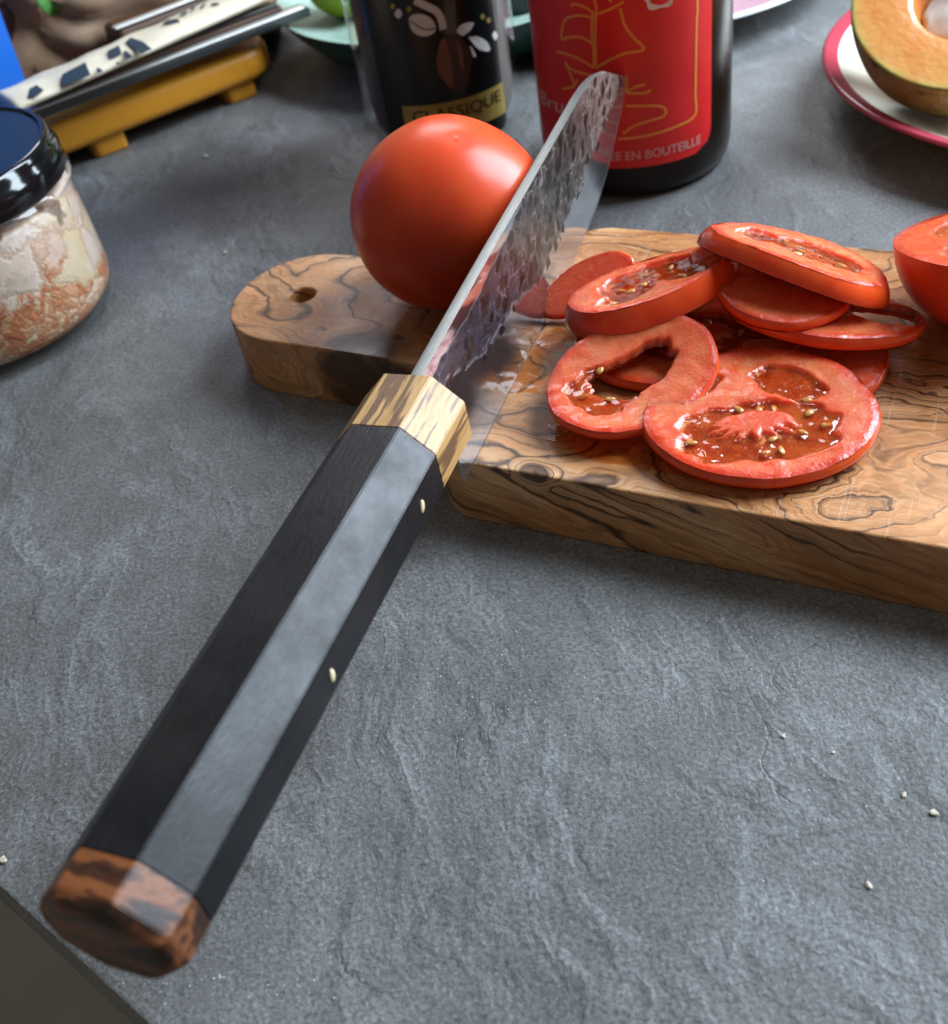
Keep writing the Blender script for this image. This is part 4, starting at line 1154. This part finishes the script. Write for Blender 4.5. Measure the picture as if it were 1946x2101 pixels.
lime = empty('lime', 'yellow green lime sitting in the pale green dish', 'lime', loc=(pl_.x+.006, pl_.y+.016, .0430))
mesh_obj('peel', V, F, M['lime'], lime)
bm = bmesh.new(); ellipsoid(bm, (0, 0, .0200), (.0022, .0022, .0012)); bm_obj('stem_scar', bm, plain('stem_scar', (.18, .15, .04), .6), lime, True)
pb_ = at(1078, 20, .03)
pot2 = empty('black_pot', 'small black ribbed pot standing between the coffee jar and the red label bottle', 'pot', loc=(pb_.x+.0, pb_.y+.030, .0232))
lathe('body', [(0, .0), (.018, 0), (.0195, .002), (.0195, .050), (.0185, .052), (0, .052)], M['black_gloss'], pot2, 64)
bm = bmesh.new()
for k in range(40):
    a = 2*math.pi*k/40; box_bm(bm, .0008, .0012, .038, Matrix.Rotation(a, 4, 'Z') @ Matrix.Translation((.0197, 0, .025)))
bm_obj('ribs', bm, plain('dark_ribs', (.03, .03, .032), .35), pot2, kind='stuff')

M['cream'] = plain('cream_glaze', (.74, .69, .56), .18); M['crimson'] = plain('crimson_glaze', (.50, .055, .085), .2); M['pinkg'] = plain('pink_glaze', (.52, .30, .36), .25); M['whiteg'] = plain('white_glaze', (.66, .69, .69), .2)
def plate(name, label, cx, cy, R, zr, rim, mats, rimw=.007, foot=.62):
    r = empty(name, label, 'plate', loc=(cx, cy, 0))
    lathe('underside', [(0, .004), (R*foot-.003, .004), (R*foot-.0025, 0), (R*foot+.0015, .0002), (R*foot+.004, .004), (R*.88, zr*.66), (R*.985, zr*.95), (R, zr)], mats[2], r, 160)
    lathe('rim_band', [(R, zr), (R-.0006, zr+.0012), (R-.0018, zr+.0014), (R-rimw, zr-.0002)], mats[1], r, 160)
    lathe('face', [(R-rimw, zr-.0002), (R*.86, zr*.76), (R*.72, zr*.44), (R*.62, zr*.36), (0, zr*.34)], mats[0], r, 160)
    return r
plate('cream_plate', 'cream plate with a crimson rim holding the half melon at the right', .2904, .4159, .1123, .0185, 0, (M['cream'], M['crimson'], M['cream']), .0068)
p1_ = at(1505, 42, .015); p2_ = at(1630, 0, .015)
cc = Vector((p1_.x, p1_.y, 0)); 
plate('pink_plate', 'pink plate with a white rim behind the red label bottle', .150, .632, .1085, .0150, 0, (M['pinkg'], M['whiteg'], M['whiteg']), .0068)
# melon
MR = .0430
mc = at(1992, -8, .051)
mn = Vector((-.20, -.42, .88)).normalized()
melon = empty('half_melon', 'halved orange melon with tan netted rind, cut side tilted up on the cream plate', 'melon',
              Matrix.Translation((mc.x, mc.y, mc.z)) @ mn.to_track_quat('Z', 'Y').to_matrix().to_4x4())
tr = NT('melon_rind'); n = tr.noise(scale=120, detail=5, rough=.65); v = tr.voro(scale=260, feature='DISTANCE_TO_EDGE')
x, y, z = tr.sep(tr.co())
c = tr.mix(tr.mr(n, .35, .65), (.25, .135, .032), (.36, .22, .065)); c = tr.mix(tr.mr(v, .0, .08, .5, 0), c, (.42, .29, .12))
c = tr.mix(tr.mr(tr.noise(tr.scale(tr.co(), (1, 1, 2.5)), 90, 3), .60, .68, 0, .8), c, (.065, .028, .008))
M['rind'] = tr.set(color=c, rough=.6, normal=tr.bump(tr.math('ADD', n, tr.mr(v, 0, .1, 1, 0)), .4, .001))
V, F = [], []; NL = 112
for i in range(31):
    th = math.pi/2*i/30
    for j in range(NL):
        ph = 2*math.pi*j/NL; k = MR*(1+.012*mnoise.noise(Vector((math.cos(ph)*2, math.sin(ph)*2, th*2))))
        V.append((k*math.cos(th)*math.cos(ph), k*math.cos(th)*math.sin(ph), -k*math.sin(th)*1.02))
for i in range(30):
    for j in range(NL): F.append((i*NL+j, i*NL+(j+1) % NL, (i+1)*NL+(j+1) % NL, (i+1)*NL+j)[::-1])
mesh_obj('rind', V, F, M['rind'], melon)
tm = NT('melon_flesh'); x, y, z = tm.sep(tm.co()); rr = tm.math('SQRT', tm.math('ADD', tm.math('POWER', x, 2.0), tm.math('POWER', y, 2.0)))
rr = tm.math('ADD', tm.math('DIVIDE', rr, MR), tm.math('MULTIPLY', tm.math('SUBTRACT', tm.noise(scale=70, detail=3), .5), .05))
c = tm.ramp(rr, [(.35, (.66, .20, .03)), (.6, (.70, .27, .06)), (.90, (.72, .33, .085)), (.965, (.62, .40, .11)), (.99, (.26, .27, .06))])
c = tm.mix(tm.mr(tm.noise(scale=70, detail=4), .48, .62, 0, .6), c, (.66, .19, .035))
M['mflesh'] = tm.set(color=c, rough=.3, spec=.5, sss=.35, sssr=(.006, .0025, .001), ssss=1.0, normal=tm.bump(tm.noise(scale=260, detail=4), .3, .001))
lathe('flesh', [(MR*.999, -.0001), (MR*.99, .0002), (MR*.975, .0002), (MR*.9, .0002), (MR*.7, .0001), (MR*.52, .0), (MR*.48, -.0004), (MR*.46, -.0016), (MR*.43, -.006), (MR*.36, -.014), (MR*.18, -.019), (0, -.020)][::-1], M['mflesh'], melon, 112)
M['yog'] = plain('white_cream', (.66, .64, .58), .35)
bm = bmesh.new(); ellipsoid(bm, (-.001, .001, -.0128), (MR*.37, MR*.35, .0050), u=40, v=24)
for v in bm.verts: v.co *= 1+.16*mnoise.noise(v.co*120)+.06*mnoise.noise(v.co*320)
bm_obj('cream_filling', bm, M['yog'], melon, True)

# ------------------------------------------------------------------ crumbs and salt on the worktop
rnd = random.Random(11)
desc = ['pale crumb on the bare worktop at the lower right, the lowest of them', 'cream crumb near the right edge of the worktop', 'pale crumb above the two lowest crumbs at the right edge',
        'tan crumb at the left edge of the worktop near the knife end cap', 'small crumb below the thick edge of the board at the right', 'small white crumb left of the right edge crumbs on bare worktop',
        'yellow crumb between the spread jar and the board handle', 'pale crumb in front of the yellow stand']
for (px, py, s), lab_ in zip(((1783, 1818, .00075), (1917, 1670, .00085), (1855, 1632, .00065), (8, 1767, .0010), (1608, 1512, .00050), (1710, 1545, .00045), (462, 520, .0011), (424, 322, .0012)), desc):
    bm = bmesh.new(); bmesh.ops.create_icosphere(bm, subdivisions=2, radius=1)
    for v in bm.verts: v.co *= 1+.5*mnoise.noise(v.co*1.7+Vector((px, py, 0))); s2 = s*.8; v.co = Vector((v.co.x*s2*1.4, v.co.y*s2*(.8+.4*rnd.random()), v.co.z*s2*.55))
    o = bm_obj('crumb', bm, M['crumb'], None, label=lab_, cat='crumb', group='crumbs scattered on the worktop')
    p = at(px, py, 0); o.matrix_world = Matrix.Translation((p.x, p.y, s*.5)) @ Matrix.Rotation(rnd.uniform(0, 6), 4, 'Z')
bm = bmesh.new()
cl = [(1690, 1450, 110, 60), (1750, 1330, 120, 50), (1560, 1340, 120, 60), (1350, 1400, 200, 120), (1700, 1560, 160, 110), (980, 1400, 120, 120), (450, 2030, 170, 40), (200, 1990, 120, 60), (1300, 1650, 300, 250)]
for k in range(150):
    c = rnd.choice(cl); p = at(c[0]+rnd.gauss(0, c[2]*.6), c[1]+rnd.gauss(0, c[3]*.6), 0)
    if (p-e0).dot(inn) < .002 or (DN(p).y > nF-.002 and DN(p).x > dL): continue
    s = rnd.uniform(.00010, .00022)
    box_bm(bm, s*1.3, s, s*.8, Matrix.Translation((p.x, p.y, s*.4)) @ Matrix.Rotation(rnd.uniform(0, 3), 4, 'Z'))
bm_obj('salt_grains', bm, plain('salt', (.8, .8, .78), .25), None, kind='stuff', label='fine white salt grains scattered over the grey worktop', cat='salt')
